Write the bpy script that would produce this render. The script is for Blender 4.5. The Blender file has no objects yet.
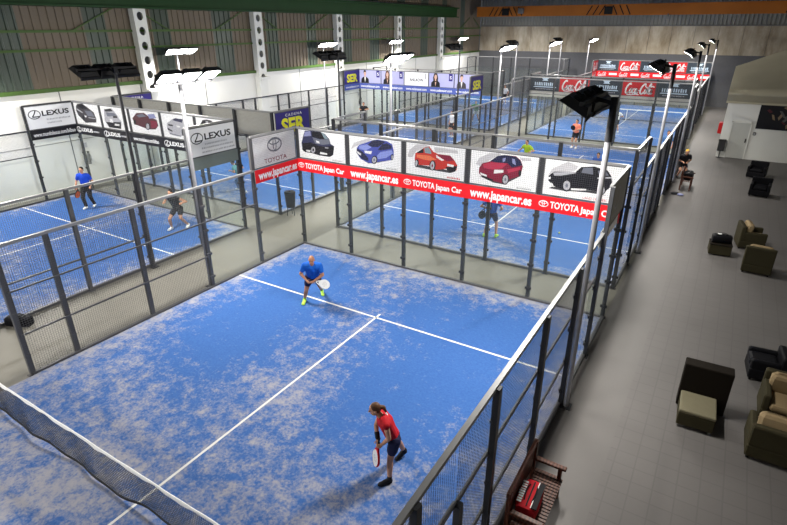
LENS, EXPO = 400., 0.
import bpy, math, random
import numpy as np
from mathutils import Vector, Matrix
random.seed(7)
SC = bpy.context.scene
COL = SC.collection
R = math.radians

# ------------------------------------------------------------------ materials
def new_mat(name):
    m = bpy.data.materials.new(name); m.use_nodes = True
    nt = m.node_tree; nt.nodes.clear()
    out = nt.nodes.new('ShaderNodeOutputMaterial')
    return m, nt, out
def N(nt, t, **k):
    n = nt.nodes.new(t)
    for a, b in k.items():
        if a.startswith('i_'): n.inputs[a[2:].replace('_', ' ')].default_value = b
        else: setattr(n, a, b)
    return n
def mth(nt, op, a, b=None, c=None, clamp=False):
    n = nt.nodes.new('ShaderNodeMath'); n.operation = op; n.use_clamp = clamp
    for i, v in enumerate((a, b, c)):
        if v is None: continue
        if isinstance(v, (int, float)): n.inputs[i].default_value = v
        else: nt.links.new(v, n.inputs[i])
    return n.outputs[0]
def mixc(nt, fac, a, b):
    n = nt.nodes.new('ShaderNodeMix'); n.data_type = 'RGBA'
    for s, v in ((n.inputs[0], fac), (n.inputs[6], a), (n.inputs[7], b)):
        if isinstance(v, (int, float)): s.default_value = v
        elif isinstance(v, tuple): s.default_value = (*v[:3], 1)
        else: nt.links.new(v, s)
    return n.outputs[2]
def mat(name, col, rough=.5, metal=0., var=.12, scale=9., spec=.22, coat=0.):
    """plain surface with a faint procedural mottling"""
    m, nt, out = new_mat(name)
    b = N(nt, 'ShaderNodeBsdfPrincipled')
    b.inputs['Roughness'].default_value = rough; b.inputs['Metallic'].default_value = metal
    b.inputs['Specular IOR Level'].default_value = spec
    b.inputs['Coat Weight'].default_value = coat
    tc = N(nt, 'ShaderNodeTexCoord'); nz = N(nt, 'ShaderNodeTexNoise'); nz.inputs['Scale'].default_value = scale
    nz.inputs['Detail'].default_value = 4
    nt.links.new(tc.outputs['Object'], nz.inputs['Vector'])
    lo = tuple(max(0, c*(1-var)) for c in col[:3]); hi = tuple(min(1, c*(1+var)) for c in col[:3])
    nt.links.new(mixc(nt, nz.outputs['Fac'], lo, hi), b.inputs['Base Color'])
    nt.links.new(b.outputs[0], out.inputs[0])
    return m
def emit(name, col, s):
    m, nt, out = new_mat(name)
    e = N(nt, 'ShaderNodeEmission'); e.inputs[0].default_value = (*col, 1); e.inputs[1].default_value = s
    nt.links.new(e.outputs[0], out.inputs[0]); return m
def glass_mat():
    m, nt, out = new_mat('court_glass')
    tr = N(nt, 'ShaderNodeBsdfTransparent'); tr.inputs[0].default_value = (.965, .98, .972, 1)
    gl = N(nt, 'ShaderNodeBsdfGlossy'); gl.inputs[1].default_value = .02; gl.inputs[0].default_value = (1, 1, 1, 1)
    fr = N(nt, 'ShaderNodeFresnel'); fr.inputs[0].default_value = 1.3
    df = N(nt, 'ShaderNodeBsdfDiffuse'); df.inputs[0].default_value = (.7, .76, .72, 1)
    mx = N(nt, 'ShaderNodeMixShader'); ge = N(nt, 'ShaderNodeNewGeometry'); nt.links.new(mth(nt, 'MULTIPLY', fr.outputs[0], mth(nt, 'SUBTRACT', 1., ge.outputs['Backfacing'])), mx.inputs[0])
    nt.links.new(tr.outputs[0], mx.inputs[1]); nt.links.new(gl.outputs[0], mx.inputs[2])
    m2 = N(nt, 'ShaderNodeMixShader'); nz = N(nt, 'ShaderNodeTexNoise'); nz.inputs['Scale'].default_value = 1.3
    nt.links.new(mth(nt, 'MULTIPLY', nz.outputs['Fac'], .03), m2.inputs[0])
    nt.links.new(mx.outputs[0], m2.inputs[1]); nt.links.new(df.outputs[0], m2.inputs[2])
    nt.links.new(m2.outputs[0], out.inputs[0]); return m
def turf_mat():
    """blue artificial turf with white sand worked into it: thick along the edges, the net and the centre line"""
    m, nt, out = new_mat('blue_sanded_turf')
    b = N(nt, 'ShaderNodeBsdfPrincipled'); b.inputs['Roughness'].default_value = .8; b.inputs['Specular IOR Level'].default_value = .15
    tc = N(nt, 'ShaderNodeTexCoord'); sp = N(nt, 'ShaderNodeSeparateXYZ'); nt.links.new(tc.outputs['Object'], sp.inputs[0])
    oi = N(nt, 'ShaderNodeObjectInfo')
    ax = mth(nt, 'ABSOLUTE', sp.outputs[0]); ay = mth(nt, 'ABSOLUTE', sp.outputs[1])
    def blob(cx, cy, rx, ry):
        dx = mth(nt, 'DIVIDE', mth(nt, 'SUBTRACT', ax, cx), rx); dy = mth(nt, 'DIVIDE', mth(nt, 'SUBTRACT', ay, cy), ry)
        return mth(nt, 'EXPONENT', mth(nt, 'MULTIPLY', mth(nt, 'ADD', mth(nt, 'MULTIPLY', dx, dx), mth(nt, 'MULTIPLY', dy, dy)), -1.))
    worn = mth(nt, 'ADD', mth(nt, 'ADD', blob(2.5, 4.9, 1.5, 1.9), blob(3.3, 8.0, 1.1, 1.5)), mth(nt, 'MULTIPLY', blob(1.9, 7.6, 1.6, 1.3), .55))
    edge = mth(nt, 'MAXIMUM', mth(nt, 'SMOOTH_MIN', mth(nt, 'MULTIPLY_ADD', ax, 2.2, -9.9), 1., .2), mth(nt, 'SMOOTH_MIN', mth(nt, 'MULTIPLY_ADD', ay, 1.6, -14.9), 1., .2))
    edge = mth(nt, 'MAXIMUM', edge, 0.)
    near_net = mth(nt, 'MAXIMUM', mth(nt, 'MULTIPLY_ADD', ay, -.06, .12), 0.)
    vadd = N(nt, 'ShaderNodeVectorMath', operation='MULTIPLY_ADD'); vadd.inputs[1].default_value = (1, 1, 1)
    cmb = N(nt, 'ShaderNodeCombineXYZ'); nt.links.new(mth(nt, 'MULTIPLY', oi.outputs['Random'], 40), cmb.inputs[0])
    nt.links.new(tc.outputs['Object'], vadd.inputs[0]); nt.links.new(cmb.outputs[0], vadd.inputs[2])
    n1 = N(nt, 'ShaderNodeTexNoise'); n1.inputs['Scale'].default_value = .45; n1.inputs['Detail'].default_value = 3
    n2 = N(nt, 'ShaderNodeTexNoise'); n2.inputs['Scale'].default_value = 3.1; n2.inputs['Detail'].default_value = 8; n2.inputs['Roughness'].default_value = .76
    n2.inputs['Distortion'].default_value = .25
    n3 = N(nt, 'ShaderNodeTexNoise'); n3.inputs['Scale'].default_value = 22; n3.inputs['Detail'].default_value = 3
    for n in (n1, n2, n3): nt.links.new(vadd.outputs[0], n.inputs['Vector'])
    den = mth(nt, 'ADD', mth(nt, 'MULTIPLY_ADD', worn, -.52, .51), mth(nt, 'MULTIPLY', edge, .30))
    den = mth(nt, 'ADD', den, near_net)
    den = mth(nt, 'ADD', den, mth(nt, 'MULTIPLY_ADD', n1.outputs['Fac'], .9, -.45))
    t = mth(nt, 'ADD', den, mth(nt, 'MULTIPLY_ADD', n2.outputs['Fac'], 2.2, -1.1))
    t = mth(nt, 'ADD', t, mth(nt, 'MULTIPLY_ADD', n3.outputs['Fac'], .8, -.4))
    mr = N(nt, 'ShaderNodeMapRange', interpolation_type='SMOOTHSTEP'); nt.links.new(t, mr.inputs[0])
    mr.inputs[1].default_value = .22; mr.inputs[2].default_value = 1.0
    blue = mixc(nt, n3.outputs['Fac'], TURF_A, TURF_B)
    sand = mixc(nt, n2.outputs['Fac'], (.23, .235, .30), (.42, .395, .37))
    nt.links.new(mixc(nt, mth(nt, 'MULTIPLY', mr.outputs[0], .86), blue, sand), b.inputs['Base Color'])
    bp = N(nt, 'ShaderNodeBump'); bp.inputs['Strength'].default_value = .25; bp.inputs['Distance'].default_value = .02
    nt.links.new(n3.outputs['Fac'], bp.inputs['Height']); nt.links.new(bp.outputs[0], b.inputs['Normal'])
    nt.links.new(b.outputs[0], out.inputs[0]); return m
TURF_A, TURF_B = (.026, .084, .275), (.050, .140, .385)
def floor_mat():
    m, nt, out = new_mat('hall_floor')
    b = N(nt, 'ShaderNodeBsdfPrincipled'); b.inputs['Roughness'].default_value = .5; b.inputs['Specular IOR Level'].default_value = .2
    tc = N(nt, 'ShaderNodeTexCoord'); sp = N(nt, 'ShaderNodeSeparateXYZ'); nt.links.new(tc.outputs['Object'], sp.inputs[0])
    n1 = N(nt, 'ShaderNodeTexNoise'); n1.inputs['Scale'].default_value = .8; n1.inputs['Detail'].default_value = 6
    n2 = N(nt, 'ShaderNodeTexNoise'); n2.inputs['Scale'].default_value = 14; n2.inputs['Detail'].default_value = 4
    br = N(nt, 'ShaderNodeTexBrick'); br.offset = 0.
    br.inputs['Color1'].default_value = (.150, .139, .134, 1); br.inputs['Color2'].default_value = (.144, .134, .129, 1); br.inputs['Mortar'].default_value = (.128, .119, .115, 1)
    br.inputs['Scale'].default_value = 1.; br.inputs['Mortar Size'].default_value = .012; br.inputs['Brick Width'].default_value = .33; br.inputs['Row Height'].default_value = .33
    for n in (n1, n2, br): nt.links.new(tc.outputs['Object'], n.inputs['Vector'])
    conc = mixc(nt, n1.outputs['Fac'], (.140, .133, .112), (.215, .205, .175))
    right = mth(nt, 'GREATER_THAN', sp.outputs[0], 6.15)
    smooth = mixc(nt, mth(nt, 'GREATER_THAN', sp.outputs[0], 5.05), conc, mixc(nt, n1.outputs['Fac'], (.138, .129, .124), (.168, .157, .150)))
    c = mixc(nt, right, smooth, br.outputs['Color'])
    c = mixc(nt, mth(nt, 'MULTIPLY', n2.outputs['Fac'], .25), c, (.12, .115, .11))
    nt.links.new(c, b.inputs['Base Color']); nt.links.new(b.outputs[0], out.inputs[0]); return m
def concrete_mat():
    m, nt, out = new_mat('stained_concrete')
    b = N(nt, 'ShaderNodeBsdfPrincipled'); b.inputs['Roughness'].default_value = .85
    tc = N(nt, 'ShaderNodeTexCoord')
    mp = N(nt, 'ShaderNodeMapping'); mp.inputs['Scale'].default_value = (1, 1, .35); nt.links.new(tc.outputs['Object'], mp.inputs[0])
    n1 = N(nt, 'ShaderNodeTexNoise'); n1.inputs['Scale'].default_value = .9; n1.inputs['Detail'].default_value = 8; n1.inputs['Roughness'].default_value = .65
    n2 = N(nt, 'ShaderNodeTexNoise'); n2.inputs['Scale'].default_value = .35
    nt.links.new(mp.outputs[0], n1.inputs['Vector']); nt.links.new(tc.outputs['Object'], n2.inputs['Vector'])
    mr = N(nt, 'ShaderNodeMapRange'); nt.links.new(n1.outputs['Fac'], mr.inputs[0]); mr.inputs[1].default_value = .33; mr.inputs[2].default_value = .66
    c = mixc(nt, mr.outputs[0], (.20, .165, .115), (.60, .56, .47))
    c = mixc(nt, mth(nt, 'MULTIPLY', n2.outputs['Fac'], .5), c, (.38, .27, .15))
    nt.links.new(c, b.inputs['Base Color']); nt.links.new(b.outputs[0], out.inputs[0]); return m
def wood_mat():
    m, nt, out = new_mat('dark_stained_wood')
    b = N(nt, 'ShaderNodeBsdfPrincipled'); b.inputs['Roughness'].default_value = .45; b.inputs['Specular IOR Level'].default_value = .25
    tc = N(nt, 'ShaderNodeTexCoord'); w = N(nt, 'ShaderNodeTexWave'); w.inputs['Scale'].default_value = 6; w.inputs['Distortion'].default_value = 4; w.inputs['Detail'].default_value = 3
    nt.links.new(tc.outputs['Object'], w.inputs['Vector'])
    nt.links.new(mixc(nt, w.outputs['Fac'], (.05, .016, .009), (.12, .045, .026)), b.inputs['Base Color'])
    nt.links.new(b.outputs[0], out.inputs[0]); return m
def wicker_mat(name, a, b_):
    m, nt, out = new_mat(name)
    b = N(nt, 'ShaderNodeBsdfPrincipled'); b.inputs['Roughness'].default_value = .7; b.inputs['Specular IOR Level'].default_value = .06
    tc = N(nt, 'ShaderNodeTexCoord'); w = N(nt, 'ShaderNodeTexWave'); w.bands_direction = 'Z'; w.inputs['Scale'].default_value = 20; w.inputs['Distortion'].default_value = 1.
    nt.links.new(tc.outputs['Object'], w.inputs['Vector'])
    nt.links.new(mixc(nt, w.outputs['Fac'], a, b_), b.inputs['Base Color']); nt.links.new(b.outputs[0], out.inputs[0]); return m

M = {}
M['glass'] = glass_mat(); M['turf'] = turf_mat(); M['floor'] = floor_mat(); M['concrete'] = concrete_mat(); M['wood'] = wood_mat()
M['line'] = mat('white_line', (.66, .66, .64), .7)
M['steel'] = mat('grey_fence_steel', (.085, .085, .09), .42, .0)
M['rail'] = mat('galvanised_rail', (.27, .27, .27), .38, .3)
M['darksteel'] = mat('black_and_shaded_steel', (.035, .036, .04), .42, .0)  # black posts, plus grey fence steel darkened for its shaded side
M['wire'] = mat('fence_wire', (.10, .10, .105), .45, .2)
M['pole'] = mat('pale_pole', (.36, .36, .38), .35, .4)
M['polebacklit'] = mat('backlit_pole', (.07, .07, .075), .4, .2)  # pale pole paint darkened for poles seen against the light
M['housing'] = mat('lamp_housing', (.014, .014, .016), .45)
M['lens'] = emit('lamp_lens', (1., .97, .91), LENS)
M['netcord'] = mat('net_cord', (.02, .02, .022), .7)
M['netband'] = mat('net_band', (.80, .80, .80), .6)
M['whitewall'] = mat('white_blockwork', (.74, .735, .70), .7, var=.05, scale=.8)
M['seam'] = mat('wall_seam', (.16, .16, .16), .7)
M['clad'] = mat('brown_cladding', (.150, .122, .092), .6, var=.18, scale=.5)
M['cladgreen'] = mat('translucent_strip', (.055, .072, .058), .35, var=.3, scale=.7)
M['green'] = mat('green_steel', (.05, .10, .02), .5, var=.2)
M['darkgreen'] = mat('crane_rail_green', (.008, .045, .010), .5, var=.25, scale=1.5)
M['colwhite'] = mat('white_column', (.70, .70, .66), .55, var=.08, scale=1.2)
M['greywall'] = mat('dark_grey_wall', (.125, .125, .135), .75)
M['corr'] = mat('corrugated_sheet', (.23, .235, .22), .5)
M['roof'] = mat('roof_sheet', (.12, .125, .12), .7)
M['orange'] = mat('crane_orange', (.42, .135, .02), .5, var=.2, scale=.6)
M['black'] = mat('black_paint', (.010, .010, .011), .5)
M['board'] = mat('banner_white', (.82, .82, .825), .55, var=.02)
M['boardback'] = mat('banner_back', (.42, .41, .37), .75, var=.06)
M['stripback'] = mat('strip_back', (.17, .20, .19), .75, var=.06)
M['red'] = mat('banner_red', (.66, .012, .018), .5, var=.03)
M['cokered'] = mat('drink_red', (.50, .018, .022), .5, var=.05)
M['nightblue'] = mat('banner_slate', (.030, .040, .052), .5)
M['navyb'] = mat('banner_navy', (.030, .022, .17), .5, var=.05)
M['lilac'] = mat('banner_lilac', (.36, .36, .58), .5, var=.1, scale=2)
M['midblue'] = mat('banner_blue', (.07, .10, .34), .5)
M['yellow'] = mat('letter_yellow', (.72, .70, .03), .5)
M['white'] = mat('print_white', (.74, .74, .74), .5, var=.02)
M['ink'] = mat('print_ink', (.012, .012, .016), .5)
M['inkgrey'] = mat('print_grey', (.42, .42, .44), .5)
M['inkred'] = mat('print_red', (.60, .05, .07), .5)
M['lightprint'] = mat('print_paleblue', (.50, .62, .74), .5)
PR = dict(navy=(.028, .032, .085), black=(.008, .008, .012), teal=(.20, .27, .31), lav=(.24, .26, .46), slate=(.14, .15, .19), white=(.74, .74, .74),
          silver=(.40, .40, .43), swoosh=(.52, .51, .53), shadow=(.05, .05, .055), blue=(.055, .075, .36), lightblue=(.22, .27, .62), darknavy=(.012, .014, .05),
          red=(.50, .03, .02), orange=(.70, .16, .07), maroon=(.20, .010, .035), crimson=(.42, .03, .07), charcoal=(.05, .045, .05), darkmaroon=(.085, .02, .028))
for k, c in PR.items(): M['p_'+k] = mat('car_print_'+k, c, .45, var=.03)
M['skin'] = mat('skin', (.52, .27, .17), .5, var=.06)
M['skinb'] = mat('skin_tanned', (.42, .20, .12), .5, var=.06)
M['hairbrown'] = mat('hair_brown', (.10, .045, .02), .5, var=.3, scale=40)
M['hairdark'] = mat('hair_dark', (.02, .014, .01), .5, var=.3, scale=40)
M['eye'] = mat('eye_dark', (.015, .01, .01), .3)
M['lip'] = mat('lip', (.38, .10, .09), .5)
for k, c in dict(shirtred=(.46, .010, .018), shirtblue=(.008, .11, .52), shirtroyal=(.012, .06, .50), shortsnavy=(.012, .014, .05), cblack=(.012, .012, .015), cwhite=(.75, .75, .75),
                 clime=(.42, .62, .02), cpink=(.75, .22, .14), cgreen=(.05, .22, .06), cgrey=(.2, .2, .22), cteal=(.12, .33, .36), cblue=(.05, .12, .4), cyellow=(.62, .40, .03), sblue=(.08, .17, .35),
                 shoelime=(.45, .75, .10), shoewhite=(.78, .78, .76), shoeblack=(.015, .015, .018), corange=(.62, .12, .04)).items():
    M[k] = mat('cloth_'+k, c, .75, var=.08, scale=14)
M['wickerolive'] = wicker_mat('olive_wicker', (.036, .031, .018), (.058, .051, .029))
M['wickerdark'] = wicker_mat('dark_wicker', (.007, .0055, .0045), (.014, .011, .008))
M['cream'] = mat('cream_cushion', (.30, .22, .12), .85, var=.12, scale=6)
M['olivelit'] = mat('olive_lit_cushion', (.165, .148, .095), .8, var=.1)  # olive seat top lightened as if lit from above
M['leather'] = mat('black_leather', (.007, .007, .009), .5, spec=.1)
M['tent'] = mat('beige_canvas', (.46, .42, .31), .8, var=.1, scale=.7)
M['plastic'] = mat('dark_plastic', (.03, .03, .032), .45)
M['redmetal'] = mat('red_paint', (.45, .01, .012), .4)
M['doorgrey'] = mat('grey_door', (.50, .50, .47), .6, var=.04)
M['ball'] = mat('ball_felt', (.62, .75, .20), .8)
M['hook'] = mat('grey_metal', (.2, .2, .2), .5, .4)
M['poster_a'] = mat('poster_tan', (.22, .16, .10), .6, var=.5, scale=12)
M['poster_b'] = mat('poster_grey', (.10, .10, .10), .6, var=.5, scale=12)

# ------------------------------------------------------------------ mesh builder
class MB:
    def __init__(s): s.v = []; s.f = []; s.mi = []; s.mats = []; s.sm = []
    def m(s, k):
        if k not in s.mats: s.mats.append(k)
        return s.mats.index(k)
    def add(s, vs, fs, k, T=None, smooth=False):
        o = len(s.v); i = s.m(k)
        if T is not None: vs = [T @ Vector(p) for p in vs]
        s.v += [tuple(p) for p in vs]; s.f += [tuple(o+a for a in f) for f in fs]; s.mi += [i]*len(fs); s.sm += [smooth]*len(fs)
        return s
    def box(s, x0, x1, y0, y1, z0, z1, k, T=None):
        return s.add([(x0,y0,z0),(x1,y0,z0),(x1,y1,z0),(x0,y1,z0),(x0,y0,z1),(x1,y0,z1),(x1,y1,z1),(x0,y1,z1)],
                     [(0,3,2,1),(4,5,6,7),(0,1,5,4),(1,2,6,5),(2,3,7,6),(3,0,4,7)], k, T)
    def rbox(s, x0, x1, y0, y1, z0, z1, k, r=.03, T=None):
        """box with chamfered edges"""
        r = min(r, (x1-x0)*.49, (y1-y0)*.49, (z1-z0)*.49)
        def ring(z, i): return [(x0+i,y0+r*(i<r/2)+0*i,z) for _ in ()]
        vs = []; 
        def octo(z, i):
            a, b, c, d = x0+i, x1-i, y0+i, y1-i; q = r*.6
            return [(a+q,c,z),(b-q,c,z),(b,c+q,z),(b,d-q,z),(b-q,d,z),(a+q,d,z),(a,d-q,z),(a,c+q,z)]
        L = [octo(z0, r), octo(z0+r*.3, r*.3), octo(z0+r, 0), octo(z1-r, 0), octo(z1-r*.3, r*.3), octo(z1, r)]
        fs = []
        for i, l in enumerate(L): vs += l
        for i in range(len(L)-1):
            for j in range(8): fs.append((i*8+j, i*8+(j+1) % 8, (i+1)*8+(j+1) % 8, (i+1)*8+j))
        fs.append(tuple(range(7, -1, -1))); fs.append(tuple((len(L)-1)*8+j for j in range(8)))
        return s.add(vs, fs, k, T, False)
    def poly(s, pts, k, T=None): return s.add(pts, [tuple(range(len(pts)))], k, T)
    def cone(s, p0, p1, r0, r1, k, n=10, caps=True, T=None, smooth=True):
        p0 = Vector(p0); p1 = Vector(p1); d = (p1-p0).normalized(); a = d.orthogonal().normalized(); b = d.cross(a)
        vs = []
        for p, r in ((p0, r0), (p1, r1)):
            for j in range(n): t = 2*math.pi*j/n; vs.append(p+a*(r*math.cos(t))+b*(r*math.sin(t)))
        fs = [(j, (j+1) % n, n+(j+1) % n, n+j) for j in range(n)]
        s.add(vs, fs, k, T, smooth)
        if caps: s.add(vs, [tuple(range(n-1, -1, -1)), tuple(range(n, 2*n))], k, T)
        return s
    def tube(s, pts, r, k, n=8, T=None):
        for a, b in zip(pts, pts[1:]): s.cone(a, b, r, r, k, n, True, T)
        return s
    def bar(s, p0, p1, w, h, k, T=None, up=(0, 0, 1)):
        p0 = Vector(p0); p1 = Vector(p1); d = (p1-p0).normalized(); u = Vector(up); sd = d.cross(u)
        if sd.length < 1e-5: sd = Vector((1, 0, 0))
        sd.normalize(); u = sd.cross(d)
        vs = [p+sd*(w/2*i)+u*(h/2*j) for p in (p0, p1) for i, j in ((-1,-1),(1,-1),(1,1),(-1,1))]
        return s.add(vs, [(0,1,2,3),(7,6,5,4),(0,4,5,1),(1,5,6,2),(2,6,7,3),(3,7,4,0)], k, T)
    def capsule(s, p0, p1, r0, r1, k, n=10, T=None):
        p0 = Vector(p0); p1 = Vector(p1); d = p1-p0
        d = d.normalized() if d.length > 1e-6 else Vector((0, 0, 1)); a = d.orthogonal().normalized(); b = d.cross(a)
        rings = [(p0-d*r0*.94, r0*.34), (p0-d*r0*.64, r0*.77), (p0, r0), (p1, r1), (p1+d*r1*.64, r1*.77), (p1+d*r1*.94, r1*.34)]
        vs = []
        for p, r in rings:
            for j in range(n): t = 2*math.pi*j/n; vs.append(p+a*(r*math.cos(t))+b*(r*math.sin(t)))
        fs = [(i*n+j, i*n+(j+1) % n, (i+1)*n+(j+1) % n, (i+1)*n+j) for i in range(5) for j in range(n)]
        fs += [tuple(range(n-1, -1, -1)), tuple(range(5*n, 6*n))]
        return s.add(vs, fs, k, T, True)
    def ell(s, c, ax, ay, az, k, n=14, m=9, T=None):
        """ellipsoid with semi-axis vectors"""
        c = Vector(c); ax = Vector(ax); ay = Vector(ay); az = Vector(az); vs = [c-az]; fs = []
        for i in range(1, m):
            ph = -math.pi/2+math.pi*i/m
            for j in range(n): t = 2*math.pi*j/n; vs.append(c+ax*(math.cos(ph)*math.cos(t))+ay*(math.cos(ph)*math.sin(t))+az*math.sin(ph))
        vs.append(c+az)
        for j in range(n): fs.append((0, 1+(j+1) % n, 1+j)); fs.append((len(vs)-1, 1+(m-2)*n+j, 1+(m-2)*n+(j+1) % n))
        for i in range(m-2):
            for j in range(n): fs.append((1+i*n+j, 1+i*n+(j+1) % n, 1+(i+1)*n+(j+1) % n, 1+(i+1)*n+j))
        return s.add(vs, fs, k, T, True)
    def mesh(s, name):
        me = bpy.data.meshes.new(name); me.from_pydata(s.v, [], s.f)
        for k in s.mats: me.materials.append(M[k])
        me.polygons.foreach_set('material_index', s.mi); me.polygons.foreach_set('use_smooth', s.sm); me.update()
        return me
    def build(s, name, parent=None, loc=None, rot=None, **tags):
        return link(name, s.mesh(name), parent, loc, rot, **tags)
def link(name, data, parent=None, loc=None, rot=None, **tags):
    o = bpy.data.objects.new(name, data); COL.objects.link(o)
    if parent is not None: o.parent = parent
    if loc is not None: o.location = loc
    if rot is not None: o.rotation_euler = rot
    for a, b in tags.items(): o[{'cat': 'category'}.get(a, a)] = b
    return o
def thing(name, label, cat, loc=(0, 0, 0), rz=0, group=None):
    o = link(name, None, None, loc, (0, 0, rz), label=label, cat=cat)
    if group: o['group'] = group
    return o
def struct(mb, name): return mb.build(name, kind='structure')

# ------------------------------------------------------------------ lettering (2-D outlines as flat meshes)
_tc = {}
def text2d(t, bold=0., shear=0., space=1.):
    key = (t, bold, shear, space)
    if key in _tc: return _tc[key]
    cu = bpy.data.curves.new('lettering_curve', 'FONT'); cu.body = t; cu.size = 1; cu.offset = bold; cu.shear = shear; cu.resolution_u = 3; cu.space_character = space
    cu.fill_mode = 'FRONT'
    o = bpy.data.objects.new('lettering_curve', cu); COL.objects.link(o)
    dg = bpy.context.evaluated_depsgraph_get(); dg.update()
    me = bpy.data.meshes.new_from_object(o.evaluated_get(dg))
    vs = [tuple(v.co[:2]) for v in me.vertices]; fs = [tuple(p.vertices) for p in me.polygons]
    bpy.data.objects.remove(o); bpy.data.curves.remove(cu); bpy.data.meshes.remove(me)
    xs = [v[0] for v in vs]; ys = [v[1] for v in vs]; x0, x1, y0, y1 = min(xs), max(xs), min(ys), max(ys)
    vs = [(x-x0, y) for x, y in vs]
    _tc[key] = (vs, fs, x1-x0, y0, y1); return _tc[key]
def put_text(mb, T, t, u, v, w, h, k, z=.004, bold=.0, shear=0., space=1., centre=True):
    """text fitted to width w and cap height h; (u,v) centre of the line"""
    vs, fs, W, y0, y1 = text2d(t, bold, shear, space)
    cap = text2d('H', bold)[4]; sy = h/cap; sx = w/W
    mb.add([(u+(x-W/2)*sx, v-h/2+y*sy, z) for x, y in vs], fs, k, T)
def ring2d(mb, T, cu, cv, rx, ry, th, k, z=.004, n=28, a0=0., a1=360.):
    vs = []
    for j in range(n+1):
        t = R(a0+(a1-a0)*j/n); vs += [(cu+rx*math.cos(t), cv+ry*math.sin(t), z), (cu+(rx-th)*math.cos(t), cv+(ry-th)*math.sin(t), z)]
    mb.add(vs, [(2*j, 2*j+2, 2*j+3, 2*j+1) for j in range(n)], k, T)
def stroke(mb, T, pts, w, k, z=.004):
    """a ribbon along a smoothed 2-D path"""
    P = [Vector((p[0], p[1])) for p in pts]; Q = []
    for i in range(len(P)-1):
        a, b, c, d = P[max(i-1, 0)], P[i], P[i+1], P[min(i+2, len(P)-1)]
        for s_ in range(5):
            t = s_/5; Q.append(.5*((2*b)+(c-a)*t+(2*a-5*b+4*c-d)*t*t+(3*b-a-3*c+d)*t**3))
    Q.append(P[-1]); vs = []
    for i, q in enumerate(Q):
        d = (Q[min(i+1, len(Q)-1)]-Q[max(i-1, 0)]); d = d.normalized() if d.length > 1e-9 else Vector((1, 0)); nn = Vector((-d.y, d.x))*(w/2)
        vs += [(*(q+nn), z), (*(q-nn), z)]
    mb.add(vs, [(2*i, 2*i+1, 2*i+3, 2*i+2) for i in range(len(Q)-1)], k, T)
def emblem(mb, T, u, v, r, k, z=.004):                       # three interlocking ovals
    ring2d(mb, T, u, v, r, r*.68, r*.14, k, z); ring2d(mb, T, u, v+r*.28, r*.72, r*.30, r*.11, k, z+.0005); ring2d(mb, T, u, v, r*.26, r*.62, r*.11, k, z+.001)
def oval_l(mb, T, u, v, r, k, z=.004):                       # slanted L in an oval ring
    ring2d(mb, T, u, v, r, r*.74, r*.13, k, z)
    stroke(mb, T, [(u+r*.30, v+r*.66), (u-r*.02, v+r*.1), (u-r*.38, v-r*.34)], r*.17, k, z+.0005)
    stroke(mb, T, [(u-r*.42, v-r*.36), (u+r*.2, v-r*.36), (u+r*.72, v-r*.36)], r*.17, k, z+.001)
def script_logo(mb, T, u, v, w, h, k, z=.004):               # flowing white script: C o c a - C o l a
    th = .085
    S = []
    def bigc(x): S.append(([(x+.52,.86),(x+.50,1.0),(x+.34,.98),(x+.12,.72),(x+.02,.36),(x+.10,.06),(x+.30,.0),(x+.52,.18)], th*1.35))
    def oo(x): S.append(([(x+.20,.50),(x+.06,.40),(x+.02,.16),(x+.12,.02),(x+.26,.12),(x+.30,.36),(x+.20,.50),(x+.16,.42),(x+.38,.40)], th))
    def cc(x): S.append(([(x+.28,.40),(x+.18,.50),(x+.05,.36),(x+.02,.14),(x+.12,.02),(x+.32,.16)], th))
    def aa(x): S.append(([(x+.26,.44),(x+.12,.48),(x+.02,.24),(x+.08,.02),(x+.24,.16),(x+.32,.48),(x+.27,.12),(x+.34,.02),(x+.46,.14)], th))
    def ll(x): S.append(([(x+.02,.14),(x+.22,.52),(x+.34,.92),(x+.26,1.06),(x+.14,.80),(x+.08,.26),(x+.14,.03),(x+.30,.14)], th))
    bigc(0); oo(.55); cc(.92); aa(1.25); S.append(([(1.72,.30),(1.92,.34)], th)); bigc(1.95); oo(2.5); ll(2.86); aa(3.12)
    S.append(([(.50,.18),(.30,-.10),(.9,-.14),(1.5,-.06),(1.9,-.12)], th*.9)); S.append(([(2.46,.86),(2.62,.70),(3.0,.62),(3.4,.80),(3.66,.70)], th*.9))
    sx = w/3.7; sy = h/1.15; sh = .16
    for pts, t in S: stroke(mb, T, [(u-w/2+(x+sh*y)*sx, v-h*.45+y*sy) for x, y in pts], t*(sx+sy)/2*1.5, k, z)
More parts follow.
